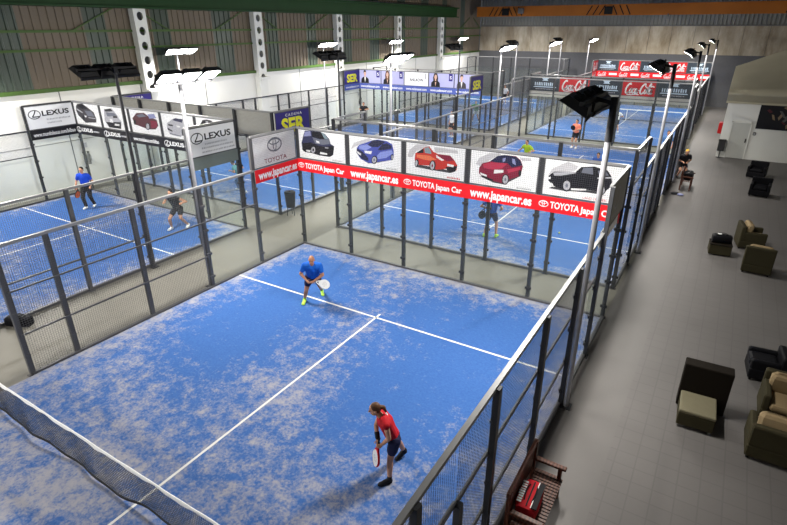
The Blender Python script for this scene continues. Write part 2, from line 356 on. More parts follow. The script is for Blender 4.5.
CARS={
'suv':[('navy',[0.316,0.952,0.567,0.97,0.985,0.97,1.167,0.921,1.336,0.78,1.393,0.608,1.531,0.556,1.478,0.263,1.334,0.179,0.871,0.181,0.625,0.222,0.279,0.218,0.156,0.274,0.135,0.53,0.23,0.771]),('black',[0.178,0.522,0.563,0.583,0.915,0.493,1.135,0.493,1.533,0.567,1.478,0.263,1.334,0.179,0.871,0.181,0.511,0.221,0.251,0.227,0.144,0.297]),('black',[0.632,0.955,1.01,0.964,1.308,0.767,0.95,0.733,0.621,0.783]),('teal',[1.01,0.964,1.129,0.94,1.308,0.767,1.145,0.763]),('lav',[0.31,0.917,0.561,0.961,0.581,0.802,0.256,0.75]),('slate',[0.632,0.761,0.948,0.722,1.333,0.758,1.366,0.606,1.061,0.553,0.731,0.565]),('white',[0.774,0.672,0.91,0.651,0.928,0.585,0.805,0.595]),('white',[0.93,0.302,1.229,0.29,1.221,0.233,0.92,0.233]),('silver',[0.727,0.348,0.708,0.294,0.669,0.252,0.621,0.233,0.576,0.242,0.548,0.277,0.543,0.328,0.563,0.382,0.603,0.424,0.651,0.443,0.695,0.434,0.723,0.399]),('black',[0.676,0.342,0.667,0.318,0.65,0.3,0.629,0.291,0.61,0.295,0.597,0.311,0.595,0.334,0.604,0.358,0.621,0.376,0.642,0.385,0.662,0.38,0.674,0.365]),('white',[0.321,0.304,0.524,0.314,0.487,0.253,0.329,0.258]),('silver',[1.147,0.483,1.296,0.483,1.286,0.453,1.143,0.453])],
'hatch':[('swoosh',[0.085,0.543,0.214,0.749,0.585,0.889,0.818,0.97,0.909,0.919,0.699,0.795,0.359,0.678]),('shadow',[0.369,0.333,0.758,0.147,1.116,0.221,1.615,0.363,1.424,0.384,0.965,0.203,0.635,0.188]),('blue',[0.325,0.61,0.413,0.704,0.726,0.819,0.907,0.898,1.131,0.949,1.464,0.929,1.648,0.855,1.707,0.666,1.708,0.499,1.64,0.365,1.118,0.242,0.961,0.159,0.735,0.177,0.463,0.256,0.304,0.436]),('lightblue',[0.41,0.683,0.72,0.755,0.885,0.677,0.674,0.56,0.423,0.577]),('darknavy',[0.744,0.747,0.932,0.9,1.129,0.929,1.415,0.904,1.134,0.712,0.911,0.69]),('darknavy',[1.127,0.627,1.289,0.82,1.46,0.867,1.634,0.812,1.639,0.721,1.248,0.619]),('lightblue',[1.085,0.432,1.219,0.563,1.637,0.679,1.689,0.581,1.425,0.405,1.125,0.33]),('darknavy',[0.322,0.589,0.542,0.504,0.751,0.332,0.766,0.224,0.515,0.262,0.304,0.436]),('white',[0.609,0.543,0.912,0.563,0.865,0.462,0.639,0.471]),('white',[0.325,0.503,0.483,0.433,0.476,0.367,0.33,0.438]),('black',[1.106,0.306,1.085,0.237,1.039,0.182,0.981,0.157,0.925,0.169,0.888,0.214,0.879,0.281,0.901,0.35,0.947,0.404,1.006,0.428,1.06,0.416,1.097,0.372]),('silver',[1.069,0.302,1.053,0.25,1.019,0.21,0.976,0.192,0.936,0.2,0.909,0.234,0.902,0.283,0.918,0.335,0.952,0.375,0.995,0.393,1.035,0.384,1.062,0.351]),('slate',[1.021,0.296,1.014,0.274,1.0,0.257,0.982,0.249,0.964,0.253,0.953,0.267,0.95,0.289,0.957,0.311,0.971,0.328,0.99,0.336,1.007,0.332,1.018,0.318]),('black',[1.703,0.461,1.693,0.413,1.671,0.375,1.644,0.36,1.618,0.37,1.601,0.402,1.597,0.45,1.608,0.498,1.629,0.535,1.657,0.55,1.682,0.54,1.699,0.508]),('silver',[1.689,0.455,1.682,0.421,1.669,0.395,1.653,0.384,1.638,0.391,1.628,0.415,1.626,0.448,1.632,0.483,1.645,0.509,1.662,0.519,1.677,0.512,1.687,0.489])],
'redhatch':[('swoosh',[0.075,0.536,0.135,0.743,0.377,0.945,0.663,0.97,0.841,0.925,0.633,0.827,0.371,0.747,0.234,0.531]),('swoosh',[0.969,0.916,1.223,0.921,1.722,0.907,1.746,0.814,1.322,0.799,1.017,0.762]),('shadow',[0.358,0.257,0.88,0.232,1.518,0.217,1.669,0.28,1.062,0.323,0.492,0.337]),('red',[0.343,0.669,0.449,0.731,0.66,0.88,0.816,0.922,0.941,0.79,1.093,0.735,1.497,0.735,1.646,0.607,1.745,0.473,1.719,0.323,1.569,0.241,1.418,0.333,1.061,0.261,0.831,0.356,0.466,0.334,0.359,0.27,0.325,0.492]),('orange',[0.395,0.638,0.836,0.654,1.065,0.559,0.859,0.509,0.627,0.517,0.392,0.55]),('teal',[0.647,0.853,0.79,0.907,0.877,0.782,0.889,0.71,0.67,0.72]),('black',[0.41,0.714,0.621,0.845,0.626,0.715,0.422,0.678]),('maroon',[1.068,0.732,1.497,0.735,1.646,0.607,1.42,0.554,1.219,0.627]),('white',[1.042,0.704,1.32,0.578,1.243,0.544,1.066,0.621]),('black',[1.368,0.376,1.745,0.461,1.694,0.295,1.569,0.241,1.443,0.274]),('white',[1.42,0.481,1.633,0.471,1.62,0.408,1.419,0.419]),('black',[1.042,0.388,1.027,0.306,0.989,0.243,0.937,0.215,0.885,0.229,0.848,0.283,0.836,0.361,0.851,0.443,0.89,0.506,0.942,0.534,0.993,0.519,1.03,0.466]),('silver',[1.006,0.378,0.996,0.312,0.968,0.261,0.932,0.239,0.896,0.252,0.87,0.296,0.862,0.36,0.873,0.426,0.9,0.477,0.936,0.498,0.972,0.486,0.998,0.442]),('maroon',[0.96,0.372,0.956,0.347,0.946,0.328,0.933,0.319,0.92,0.324,0.911,0.341,0.908,0.366,0.912,0.391,0.922,0.411,0.935,0.419,0.948,0.414,0.957,0.397]),('black',[0.475,0.385,0.463,0.324,0.435,0.276,0.398,0.255,0.361,0.266,0.335,0.307,0.327,0.367,0.339,0.428,0.367,0.476,0.404,0.497,0.441,0.485,0.466,0.444]),('silver',[0.433,0.385,0.426,0.339,0.408,0.304,0.386,0.288,0.363,0.298,0.348,0.329,0.343,0.374,0.35,0.42,0.368,0.455,0.39,0.47,0.412,0.46,0.428,0.429])],
'maroonhatch':[('swoosh',[0.181,0.581,0.281,0.776,0.577,0.939,0.843,0.97,0.916,0.941,0.628,0.767,0.333,0.549]),('swoosh',[1.433,0.916,1.752,0.93,1.777,0.86,1.528,0.828]),('shadow',[0.309,0.258,0.734,0.13,1.075,0.114,1.216,0.219,1.517,0.415,1.4,0.411,0.782,0.247]),('maroon',[0.295,0.492,0.382,0.633,0.604,0.713,0.82,0.892,1.011,0.94,1.34,0.942,1.481,0.847,1.555,0.683,1.516,0.427,1.215,0.283,1.074,0.147,0.758,0.165,0.41,0.246,0.296,0.335]),('crimson',[0.407,0.61,0.629,0.69,1.111,0.713,0.971,0.555,0.68,0.491,0.433,0.51]),('darknavy',[0.616,0.727,0.82,0.892,1.011,0.94,1.34,0.929,1.482,0.823,1.531,0.717,1.254,0.618,1.11,0.726,0.775,0.709]),('lav',[0.965,0.834,1.06,0.87,1.038,0.767,0.979,0.734]),('lav',[1.237,0.867,1.319,0.852,1.358,0.695,1.251,0.744]),('crimson',[1.114,0.549,1.486,0.661,1.488,0.594,1.164,0.454]),('white',[0.754,0.501,1.019,0.524,1.021,0.447,0.743,0.384]),('black',[0.309,0.363,0.535,0.264,0.733,0.214,0.734,0.162,0.41,0.246]),('white',[0.334,0.366,0.547,0.317,0.535,0.264,0.347,0.311]),('black',[1.201,0.281,1.188,0.202,1.151,0.14,1.099,0.112,1.046,0.125,1.006,0.176,0.991,0.251,1.003,0.33,1.041,0.391,1.093,0.419,1.146,0.406,1.185,0.355]),('silver',[1.175,0.277,1.165,0.214,1.138,0.165,1.099,0.143,1.059,0.154,1.029,0.194,1.017,0.255,1.026,0.318,1.054,0.367,1.094,0.389,1.133,0.378,1.163,0.337]),('slate',[1.125,0.27,1.121,0.247,1.111,0.228,1.097,0.22,1.083,0.224,1.072,0.239,1.067,0.262,1.071,0.285,1.081,0.304,1.095,0.312,1.11,0.308,1.12,0.293]),('black',[1.533,0.5,1.528,0.454,1.514,0.419,1.494,0.404,1.472,0.413,1.456,0.444,1.449,0.489,1.454,0.534,1.468,0.569,1.489,0.584,1.51,0.575,1.526,0.544])],
'blacksuv':[('swoosh',[0.135,0.56,0.229,0.736,0.608,0.966,0.88,0.87,0.82,0.758,0.364,0.591]),('shadow',[0.18,0.197,0.573,0.185,1.22,0.23,1.654,0.216,1.404,0.301,0.282,0.256]),('black',[0.15,0.535,0.284,0.662,0.824,0.719,0.952,0.866,1.271,0.918,1.597,0.858,1.71,0.72,1.76,0.492,1.635,0.337,1.602,0.249,1.404,0.301,0.768,0.287,0.544,0.224,0.307,0.274,0.157,0.395]),('silver',[0.26,0.632,0.799,0.729,0.851,0.696,0.491,0.581,0.29,0.554]),('slate',[0.968,0.725,1.002,0.846,1.23,0.888,1.265,0.712]),('slate',[1.364,0.828,1.555,0.84,1.64,0.736,1.418,0.693]),('silver',[1.378,0.649,1.712,0.708,1.718,0.675,1.383,0.618]),('white',[0.152,0.493,0.21,0.515,0.206,0.445,0.146,0.45]),('white',[0.185,0.342,0.263,0.354,0.335,0.25,0.229,0.263]),('white',[0.768,0.287,1.148,0.317,1.153,0.276,0.773,0.231]),('black',[0.774,0.358,0.765,0.272,0.725,0.203,0.664,0.171,0.599,0.184,0.547,0.239,0.524,0.321,0.534,0.407,0.575,0.474,0.635,0.505,0.699,0.492,0.749,0.438]),('silver',[0.741,0.353,0.735,0.288,0.705,0.235,0.661,0.21,0.612,0.221,0.574,0.263,0.557,0.326,0.564,0.392,0.594,0.443,0.639,0.467,0.686,0.456,0.723,0.415]),('slate',[0.684,0.345,0.682,0.319,0.671,0.299,0.654,0.289,0.636,0.293,0.621,0.31,0.614,0.334,0.617,0.36,0.628,0.38,0.645,0.39,0.663,0.386,0.677,0.369]),('black',[1.628,0.377,1.626,0.311,1.6,0.258,1.557,0.233,1.508,0.243,1.466,0.286,1.445,0.349,1.448,0.415,1.475,0.467,1.518,0.49,1.566,0.48,1.606,0.439]),('silver',[1.603,0.36,1.602,0.309,1.584,0.268,1.554,0.25,1.52,0.258,1.49,0.291,1.474,0.34,1.476,0.391,1.494,0.43,1.524,0.448,1.558,0.44,1.587,0.408])],
'lexa':[('charcoal',[0.232,0.834,0.402,0.944,0.803,0.97,1.161,0.827,1.568,0.651,1.68,0.36,1.597,0.191,0.723,0.116,0.253,0.413,0.149,0.633]),('black',[0.269,0.869,0.799,0.953,1.111,0.757,0.621,0.727]),('slate',[0.831,0.674,1.402,0.675,1.564,0.452,1.04,0.424]),('silver',[0.233,0.736,0.692,0.584,0.649,0.532,0.214,0.67]),('white',[0.767,0.457,0.929,0.434,0.881,0.366,0.772,0.376]),('silver',[1.059,0.392,1.631,0.39,1.619,0.35,1.047,0.352]),('black',[0.751,0.343,0.72,0.283,0.67,0.238,0.614,0.219,0.568,0.233,0.543,0.274,0.546,0.332,0.577,0.392,0.627,0.437,0.683,0.456,0.729,0.443,0.754,0.401])],
'lexb':[('silver',[0.301,0.841,0.872,0.921,1.049,0.821,1.249,0.613,1.442,0.373,1.322,0.071,0.431,0.059,0.184,0.341]),('slate',[0.399,0.718,1.025,0.725,1.202,0.626,0.457,0.543]),('black',[0.323,0.827,0.815,0.902,0.968,0.801,0.404,0.735]),('black',[0.888,0.589,1.198,0.61,1.179,0.529,0.893,0.509]),('black',[0.276,0.281,1.391,0.369,1.322,0.071,0.431,0.059]),('white',[0.908,0.266,1.266,0.262,1.224,0.194,0.887,0.181]),('white',[0.591,0.454,0.823,0.439,0.811,0.291,0.578,0.305])],
'lexc':[('darkmaroon',[0.177,0.613,0.526,0.849,1.056,0.891,1.363,0.749,1.833,0.671,1.868,0.435,1.651,0.265,1.152,0.227,0.246,0.36]),('slate',[0.478,0.756,0.934,0.85,1.199,0.757,0.668,0.676]),('lav',[1.272,0.848,1.717,0.904,1.819,0.739,1.35,0.678]),('maroon',[1.392,0.611,1.846,0.604,1.775,0.36,1.387,0.297]),('black',[1.305,0.361,1.269,0.282,1.201,0.22,1.117,0.192,1.041,0.207,0.994,0.261,0.988,0.339,1.025,0.419,1.094,0.481,1.178,0.507,1.253,0.491,1.299,0.438]),('silver',[1.255,0.358,1.229,0.296,1.181,0.249,1.124,0.228,1.073,0.241,1.042,0.282,1.039,0.342,1.066,0.404,1.114,0.452,1.171,0.471,1.222,0.459,1.252,0.417]),('black',[0.381,0.46,0.358,0.404,0.319,0.361,0.273,0.343,0.233,0.355,0.21,0.394,0.21,0.449,0.233,0.506,0.273,0.548,0.319,0.566,0.358,0.553,0.381,0.515])],
'lexd':[('silver',[0.333,0.596,0.803,0.813,1.406,0.824,1.681,0.679,1.613,0.242,1.092,0.133,0.386,0.178,0.293,0.374]),('darknavy',[0.715,0.741,0.908,0.837,1.381,0.822,1.283,0.683]),('black',[1.423,0.776,1.591,0.738,1.578,0.655,1.407,0.675]),('black',[0.379,0.566,0.708,0.557,0.67,0.487,0.418,0.502]),('black',[0.325,0.411,0.615,0.315,0.606,0.264,0.335,0.327]),('slate',[0.392,0.213,1.095,0.15,1.089,0.113,0.433,0.155]),('white',[0.91,0.555,1.16,0.541,1.097,0.47,0.924,0.49]),('black',[1.365,0.323,1.341,0.248,1.298,0.19,1.249,0.166,1.206,0.183,1.182,0.235,1.182,0.309,1.206,0.384,1.249,0.441,1.298,0.465,1.34,0.448,1.365,0.397])],
'lexe':[('charcoal',[0.178,0.628,0.412,0.888,0.665,0.935,0.9,0.908,1.057,0.831,1.256,0.616,1.167,0.445,0.813,0.301,0.269,0.385]),('black',[0.265,0.732,0.427,0.864,0.589,0.895,0.533,0.746]),('silver',[0.586,0.871,0.725,0.877,0.744,0.768,0.603,0.749]),('black',[0.511,0.352,0.489,0.296,0.444,0.252,0.389,0.233,0.337,0.245,0.304,0.283,0.298,0.338,0.32,0.395,0.365,0.439,0.421,0.457,0.472,0.445,0.505,0.407])]}
# ------------------------------------------------------------------ court fences
_pm = {}
def wire_mesh(w, h):
    key = ('w', round(w, 2), round(h, 2))
    if key not in _pm:
        mb = MB(); t = .0014 if h < 1.5 else .0021; nx = round(w/.05); nz = round(h/.05)
        for i in range(1, nx): x = w*i/nx; mb.box(x-t, x+t, -t, t, 0, h, 'wire')
        for i in range(1, nz): z = h*i/nz; mb.box(0, w, t, 3*t, z-t, z+t, 'wire')
        _pm[key] = mb.mesh('mesh_panel')
    return _pm[key]
def pane_mesh(w, h):
    key = ('g', round(w, 2), round(h, 2))
    if key not in _pm: _pm[key] = MB().box(.012, w-.012, -.006, .006, .05, h-.01, 'glass').mesh('glass_pane')
    return _pm[key]
def post_mesh(h, clamps, k):
    key = ('p', h, clamps, k)
    if key not in _pm:
        mb = MB(); mb.box(-.05, .05, .008, .088, 0, h, k); mb.box(-.09, .09, .004, .12, 0, .012, k)
        if clamps:
            for z in (.35, 1.05, 1.75, 2.45): mb.box(-.085, .085, -.014, .03, z-.035, z+.035, k); mb.box(-.02, .02, -.03, .0, z-.02, z+.02, k)
        else:
            for z in (.5, 1.5, 2.5):
                if z < h: mb.box(-.058, .058, -.004, .03, z-.02, z+.02, k)
        _pm[key] = mb.mesh('post')
    return _pm[key]
def fence(name, label, loc, rz, sections, posts, rails, group, k='steel'):
    t = thing(name, label, 'fence' if 'fence' in name else 'glass wall', loc, rz, group)
    for s0, s1, z0, z1, kind in sections:
        if kind == 'glass': link('glass_pane', pane_mesh(s1-s0, z1-z0), t, (s0, 0, z0))
        else: link('mesh_panel', wire_mesh(s1-s0, z1-z0), t, (s0, 0, z0))
    for s, h, c in posts: link('post', post_mesh(h, c, k), t, (s, 0, 0))
    for s0, s1, z, w, kk in rails:
        MB().box(s0, s1, -.02, -.02+w+.005, z-w/2, z+w/2, kk).build('rail', t)
    return t
def side_sections(s_from=0., s_to=20., gate=False):
    sec = [(0, 2, 0, 3, 'glass'), (0, 2, 3, 4, 'mesh'), (2, 4, 0, 2, 'glass'), (2, 4, 2, 3, 'mesh'), (4, 6, 0, 3, 'mesh'), (6, 8, 0, 3, 'mesh'), (8, 9, 0, 3, 'mesh')]
    sec += [(20-b, 20-a, c, d, k) for a, b, c, d, k in sec]
    if gate: sec += [(9, 10, 2.05, 3, 'mesh'), (10, 11, 2.05, 3, 'mesh')]
    posts = [(2, 4, True), (4, 3, True), (6, 3, False), (8, 3, False), (9, 3, False), (11, 3, False), (12, 3, False), (14, 3, False), (16, 3, True), (18, 4, True)]
    if gate: posts = [(2, 4, True), (4, 3, True), (6, 3, False), (8, 3, False), (9, 2.05, False), (10, 3, False), (11, 2.05, False), (12, 3, False), (14, 3, False), (16, 3, True), (18, 4, True)]
    rails = [(0, 2, 4, .06, 'rail'), (0, 2, 3, .04, 'steel'), (2, 18, 3, .06, 'rail'), (18, 20, 4, .06, 'rail'), (18, 20, 3, .04, 'steel'),
             (2, 9, 2.0, .035, 'steel'), (11, 18, 2.0, .035, 'steel'), (4, 9, 1.0, .035, 'steel'), (11, 16, 1.0, .035, 'steel'), (0, 9, .04, .07, 'steel'), (11, 20, .04, .07, 'steel')]
    if gate: rails += [(9, 11, 2.05, .04, 'steel')]
    c = lambda a, b: (max(a, s_from), min(b, s_to))
    sec = [s for s in sec if s[0] >= s_from-.01 and s[1] <= s_to+.01]
    posts = [p for p in posts if s_from-.01 <= p[0] <= s_to+.01]
    rails = [(*c(r[0], r[1]), *r[2:]) for r in rails if c(r[0], r[1])[1]-c(r[0], r[1])[0] > .3]
    return sec, posts, rails
def back_sections(w):
    n = 5; d = w/n
    sec = []
    for i in range(n): sec += [(i*d, (i+1)*d, 0, 3, 'glass'), (i*d, (i+1)*d, 3, 4, 'mesh')]
    posts = [(0, 4, True)]+[(i*d, 4, True) for i in range(1, n)]+[(w, 4, True)]
    rails = [(0, w, 4, .06, 'rail'), (0, w, 3, .04, 'steel'), (0, w, .04, .07, 'steel')]
    return sec, posts, rails

# name: x0, x1, yc, words for the labels, which walls to build
COURTS = dict(
    A=(-5, 5, 0, 'foreground court', 'left right far'),
    B=(-5, 4.9, 22, 'court behind the car banners', 'left right far near'),
    C=(-5.15, 4.6, 44, 'farthest right court', 'left right far near'),
    L=(-17.8, -7.9, 0, 'left foreground court', 'left right far'),
    D=(-17.9, -7.9, 22, 'middle left court', 'left right far near'),
    E=(-17.9, -7.9, 44, 'farthest left court', 'left right far near'))
for key, (x0, x1, yc, words, which) in COURTS.items():
    cx = (x0+x1)/2; w = x1-x0; y0 = yc-10; half = key in 'AL'
    # playing surface with its painted lines
    mb = MB(); hw = w/2-.02
    lo = -6.5 if half else -9.98; mb.box(-hw, hw, lo, 9.98, 0, .018, 'turf'); z = .0205
    for a, b, c, d in ((-hw, hw, -6.98, -6.92), (-hw, hw, 6.92, 6.98), (-.025, .025, max(lo, -7.15), 7.15)):
        if c < lo: continue
        mb.poly([(a, c, z), (b, c, z), (b, d, z), (a, d, z)], 'line')
    mb.build('court_surface', None, (cx, yc, 0), label='blue sanded turf with white lines of the '+words, cat='court floor', group='padel court surfaces')
    g = 'side fences of the courts'
    sf = 9. if half else 0.
    sec, po, ra = side_sections(sf, 20)
    fence('side_fence', 'left-hand mesh and glass fence of the '+words, (x0, y0, 0), R(90), sec, po, [(*r[:4], 'darksteel') for r in ra] if key in 'LDE' else ra, g, 'darksteel' if key in 'LDE' else 'steel')
    sec, po, ra = side_sections(0, 11.5 if half else 20, gate=(key == 'A'))
    if key == 'A':
        po = [p for p in po]; ra = [r for r in ra]
    fence('side_fence', 'right-hand mesh and glass fence of the '+words, (x1, yc+10, 0), R(-90), sec, po, ra, g, 'darksteel' if key in 'ABC' else 'steel')  # right-row posts toned darker to carry the shade on that side
    g = 'glass end walls of the courts'
    sec, po, ra = back_sections(w)
    fence('glass_end_wall', 'far glass end wall with black posts of the '+words, (x0, yc+10, 0), 0, sec, po, ra, g, 'darksteel')
    if 'near' in which:
        fence('glass_end_wall', 'near glass end wall with black posts of the '+words, (x1, yc-10, 0), R(180), sec, po, ra, g, 'darksteel')

# ------------------------------------------------------------------ nets
def net(key, detail, label):
    x0, x1, yc = COURTS[key][:3]; w = x1-x0
    t = thing('court_net', label, 'net', ((x0+x1)/2, yc, 0), 0, 'court nets'); hw = w/2-.12
    def top(x): return .885+.035*(abs(x)/hw)**1.5+(.006*math.sin(x*4.1)+.004*math.sin(x*11)) * detail
    def bot(x): return .06+(.030*math.sin(x*1.9+.6)+.02*math.sin(x*4.3)) * detail+.02
    def yo(x): return (.03*math.sin(x*2.7)+.012*math.sin(x*7)) * detail
    mb = MB(); n = 230 if detail else 80; r = .0023 if detail else .004
    for i in range(n+1):
        x = -hw+2*hw*i/n; mb.bar((x, yo(x)*.15, top(x)-.05), (x, yo(x), bot(x)), 2*r, 2*r, 'netcord', up=(0, 1, 0))
    rows = 19 if detail else 9
    for j in range(rows):
        f = j/rows
        for i in range(40):
            xa = -hw+2*hw*i/40; xb = -hw+2*hw*(i+1)/40
            pa = (xa, yo(xa)*(.15+.85*f), (top(xa)-.05)*(1-f)+bot(xa)*f); pb = (xb, yo(xb)*(.15+.85*f), (top(xb)-.05)*(1-f)+bot(xb)*f)
            mb.bar(pa, pb, 2*r, 2*r, 'netcord')
    mb.build('netting', t)
    b = MB(); m = 90; vs = []
    for i in range(m+1):
        x = -hw+2*hw*i/m; zt = top(x); lo = .055+.018*math.sin(x*6.3)*detail+.01*math.sin(x*15)*detail
        vs += [(x, -.012, zt-lo), (x, -.014, zt-.01), (x, 0, zt), (x, .014, zt-.01), (x, .012, zt-lo)]
    b.add(vs, [(5*i+j, 5*i+5+j, 5*i+6+j, 5*i+1+j) for i in range(m) for j in range(4)], 'netband', None, True).build('top_band', t)
    h = MB()
    for i in range(60):
        xa = -hw+2*hw*i/60; xb = -hw+2*hw*(i+1)/60
        h.bar((xa, yo(xa), bot(xa)), (xb, yo(xb), bot(xb)), .012, .045, 'netcord')
    h.build('bottom_hem', t)
    for sx in (-1, 1):
        MB().cone((sx*(hw+.04), 0, 0), (sx*(hw+.04), 0, .96), .035, .035, 'darksteel').box(sx*(hw+.04)-.06, sx*(hw+.04)+.06, -.06, .06, 0, .02, 'darksteel').build('net_post', t)
    if not detail: MB().box(-.02, .02, -.008, .008, .03, .87, 'netband').build('centre_strap', t)
net('A', 1., 'sagging black net with white top band in the foreground court')
net('B', 0., 'black net with white band across the court behind the car banners')
net('C', 0., 'far net with white band below the soft-drink banners')
net('D', 0., 'black net across the middle left court with the radio banners')
net('E', 0., 'black net across the farthest left court by the grey wall')

# ------------------------------------------------------------------ floodlight poles
def make_pole(dark):
    k = 'polebacklit' if dark else 'pole'; L = {}
    mb = MB(); mb.cone((0, 0, .0), (0, 0, 5.9), .052, .045, k, 14); L['pole'] = mb.mesh('pole')
    mb = MB(); mb.cone((0, 0, 5.25), (0, 0, 5.9), .058, .055, 'housing', 14); L['dark_pole_top'] = mb.mesh('dark_pole_top')  # dark tone over the top stretch of the pole
    mb = MB(); mb.box(-.11, .11, -.11, .11, 0, .02, 'darksteel'); L['base_plate'] = mb.mesh('base_plate')
    mb = MB(); mb.bar((0, 0, 5.84), (.30, 0, 5.90), .06, .06, 'housing'); mb.box(.27, .33, -.86, .86, 5.87, 5.93, 'housing'); mb.box(-.05, .05, -.05, .05, 5.80, 5.93, 'housing')
    L['crossbar'] = mb.mesh('crossbar')
    mb = MB(); a, b = .285, .24; c, d = .24, .17
    mb.add([(-b, -a, 0), (b, -a, 0), (b, a, 0), (-b, a, 0), (-d, -c, .13), (d, -c, .13), (d, c, .13), (-d, c, .13)],
           [(4, 5, 6, 7), (0, 1, 5, 4), (1, 2, 6, 5), (2, 3, 7, 6), (3, 0, 4, 7), (0, 3, 2, 1)], 'housing')
    for i in range(5): y = -.12+.06*i; mb.box(-.1, .1, y-.006, y+.006, .125, .165, 'housing')
    mb.box(-b-.03, -b, -a, a, -.05, .03, 'housing'); mb.bar((0, 0, .12), (0, 0, .22), .05, .04, 'housing', up=(0, 1, 0))
    L['floodlight'] = mb.mesh('floodlight')
    mb = MB(); mb.add([(-.18, -.24, -.004), (.18, -.24, -.004), (.18, .24, -.004), (-.18, .24, -.004)], [(0, 3, 2, 1)], 'lens'); L['lens'] = mb.mesh('lens')
    return L
POLE = {False: make_pole(False), True: make_pole(True)}
def pole(x, y, inward, label, dark=False):
    """inward = +1: the lamps face +x"""
    L = POLE[dark]; t = thing('floodlight_pole', label, 'floodlight', (x, y, 0), 0 if inward > 0 else math.pi, 'floodlight poles along the courts')
    for n in ('pole', 'base_plate', 'crossbar'): link(n, L[n], t)
    if x > 4: link('dark_pole_top', L['dark_pole_top'], t)
    for i, yy in enumerate((-.6, 0, .6)):
        f = link('floodlight', L['floodlight'], t, (.44, yy, 5.82), (0, R(-TILT), R((-6, 0, 6)[i])))
        link('lens', L['lens'], f)
    return t
TILT = 30
side = lambda s: 'left' if s < 0 else 'right'
for key, (x0, x1, yc, words, which) in COURTS.items():
    for dy in (-6, 6):
        for s in (-1, 1):
            x = x0-.15 if s < 0 else x1+.15
            y = yc+dy
            if s > 0 and key == 'B': x, y = 5.08, (15.2 if dy < 0 else 25.6)
            if key == 'E' and s < 0 and dy < 0: y -= 1.0
            if key == 'A' and s > 0 and dy < 0: continue
            dk = key in 'LD' and s > 0  # these poles carry their backlit shade in the colour
            pole(x, y, -s, f"{'dark' if dk else 'pale'} floodlight pole, {side(s)} fence of the {words}, {'farther' if dy > 0 else 'nearer'} of two", dk)
# ------------------------------------------------------------------ banners
def frame(origin, u, w):
    u = Vector(u); w = Vector(w); v = Vector((0, 0, 1))
    m = Matrix((u, v, w)).transposed().to_4x4(); m.translation = origin; return m
I4 = Matrix.Identity(4)
def banner(name, label, T, w, h, k, parts=(), back='boardback', group=None, cat='banner'):
    mb = MB(); mb.poly([(0, 0, 0), (w, 0, 0), (w, h, 0), (0, h, 0)], k); mb.box(0, w, 0, h, -.014, -.001, back)
    if h > .7:
        for a, b, c, d in ((0, w, 0, .025), (0, w, h-.025, h), (0, .025, 0, h), (w-.025, w, 0, h)): mb.box(a, b, c, d, -.016, .006, 'steel')
    o = mb.build(name, None, label=label, cat=cat)
    if group: o['group'] = group
    o.matrix_world = T
    for pn, pm in parts:
        pm.build(pn, o)
    return o
def car(key, w=2., h=1.):
    mb = MB(); base = 4 if True else 0
    for i, (c, p) in enumerate(CARS[key]):
        mb.poly([(p[j]/2*w, p[j+1]*h, .003+.0006*i) for j in range(0, len(p), 2)], 'p_'+c)
    return mb
def glyph_row(mb, u0, u1, v, h, k, n, z=.004):               # print too small to read
    rnd = random.Random(int(u0*100)+n)
    for i in range(n):
        a = u0+(u1-u0)*i/n; mb.box(a, a+(u1-u0)/n*rnd.uniform(.45, .75), v-h/2, v+h/2*rnd.uniform(.6, 1), z-.001, z, k)
Z3, ZS = 3.03, 2.62
G1 = 'car banners over the foreground court'
yb = 9.955; YB = 10.02
CARW = [('suv', 'a dark blue off-roader', 'first from the left'), ('hatch', 'a bright blue hatchback', 'second'), ('redhatch', 'an orange-red hatchback', 'third'),
        ('maroonhatch', 'a maroon hatchback', 'fourth'), ('blacksuv', 'a black off-roader', 'last on the right')]
for i, (c, what, nth) in enumerate(CARW):
    T = frame((-4.94+2*i, YB, Z3), (1, 0, 0), (0, -1, 0)); t = MB()
    if c == 'blacksuv': put_text(t, I4, 'LAND CRUISER', 1.3, .075, .55, .055, 'inkred')
    else: glyph_row(t, 1.35, 1.75, .075, .05, 'inkred' if c == 'redhatch' else 'inkgrey', 8)
    banner('advertising_banner', f'white banner picturing {what} over a red strip, {nth}', T, 1.88, .94, 'board', [('car_picture', car(c, 1.88, .94)), ('lettering', t)], group=G1)
    T = frame((-5+2*i, yb-.004, ZS), (1, 0, 0), (0, -1, 0)); t = MB(); parts = [('lettering', t)]
    if i % 2 == 0:
        e = MB(); emblem(e, I4, .17, .20, .125, 'white'); parts.append(('emblem', e))
        put_text(t, I4, 'TOYOTA', .70, .20, .72, .17, 'white', bold=.03); put_text(t, I4, 'Japan Car', 1.49, .19, .82, .16, 'white', bold=.03)
    else: put_text(t, I4, 'www.japancar.es', 1.0, .21, 1.72, .24, 'white', bold=.035)
    banner('sponsor_strip', ('red strip with emblem and lettering' if i % 2 == 0 else 'red strip with web address')+f' under the banner of {what}', T, 2.0, .40, 'red', parts, 'stripback', 'red strips over the foreground court')
T = frame((-5.02, 8.06, Z3), (0, 1, 0), (1, 0, 0)); e = MB(); emblem(e, I4, .94, .60, .32, 'p_slate'); t = MB(); put_text(t, I4, 'TOYOTA', .94, .16, 1.0, .14, 'p_maroon', bold=.01)
banner('advertising_banner', 'white banner with grey oval emblem on the left corner of the foreground court', T, 1.88, .94, 'board', [('emblem', e), ('lettering', t)], group=G1)
T = frame((-4.951, 8.0, ZS), (0, 1, 0), (1, 0, 0)); t = MB(); put_text(t, I4, 'www.japancar.es', 1.0, .21, 1.72, .24, 'white', bold=.035)
banner('sponsor_strip', 'red strip with white web address under the grey oval emblem banner', T, 2.0, .40, 'red', [('lettering', t)], 'stripback', 'red strips over the foreground court')
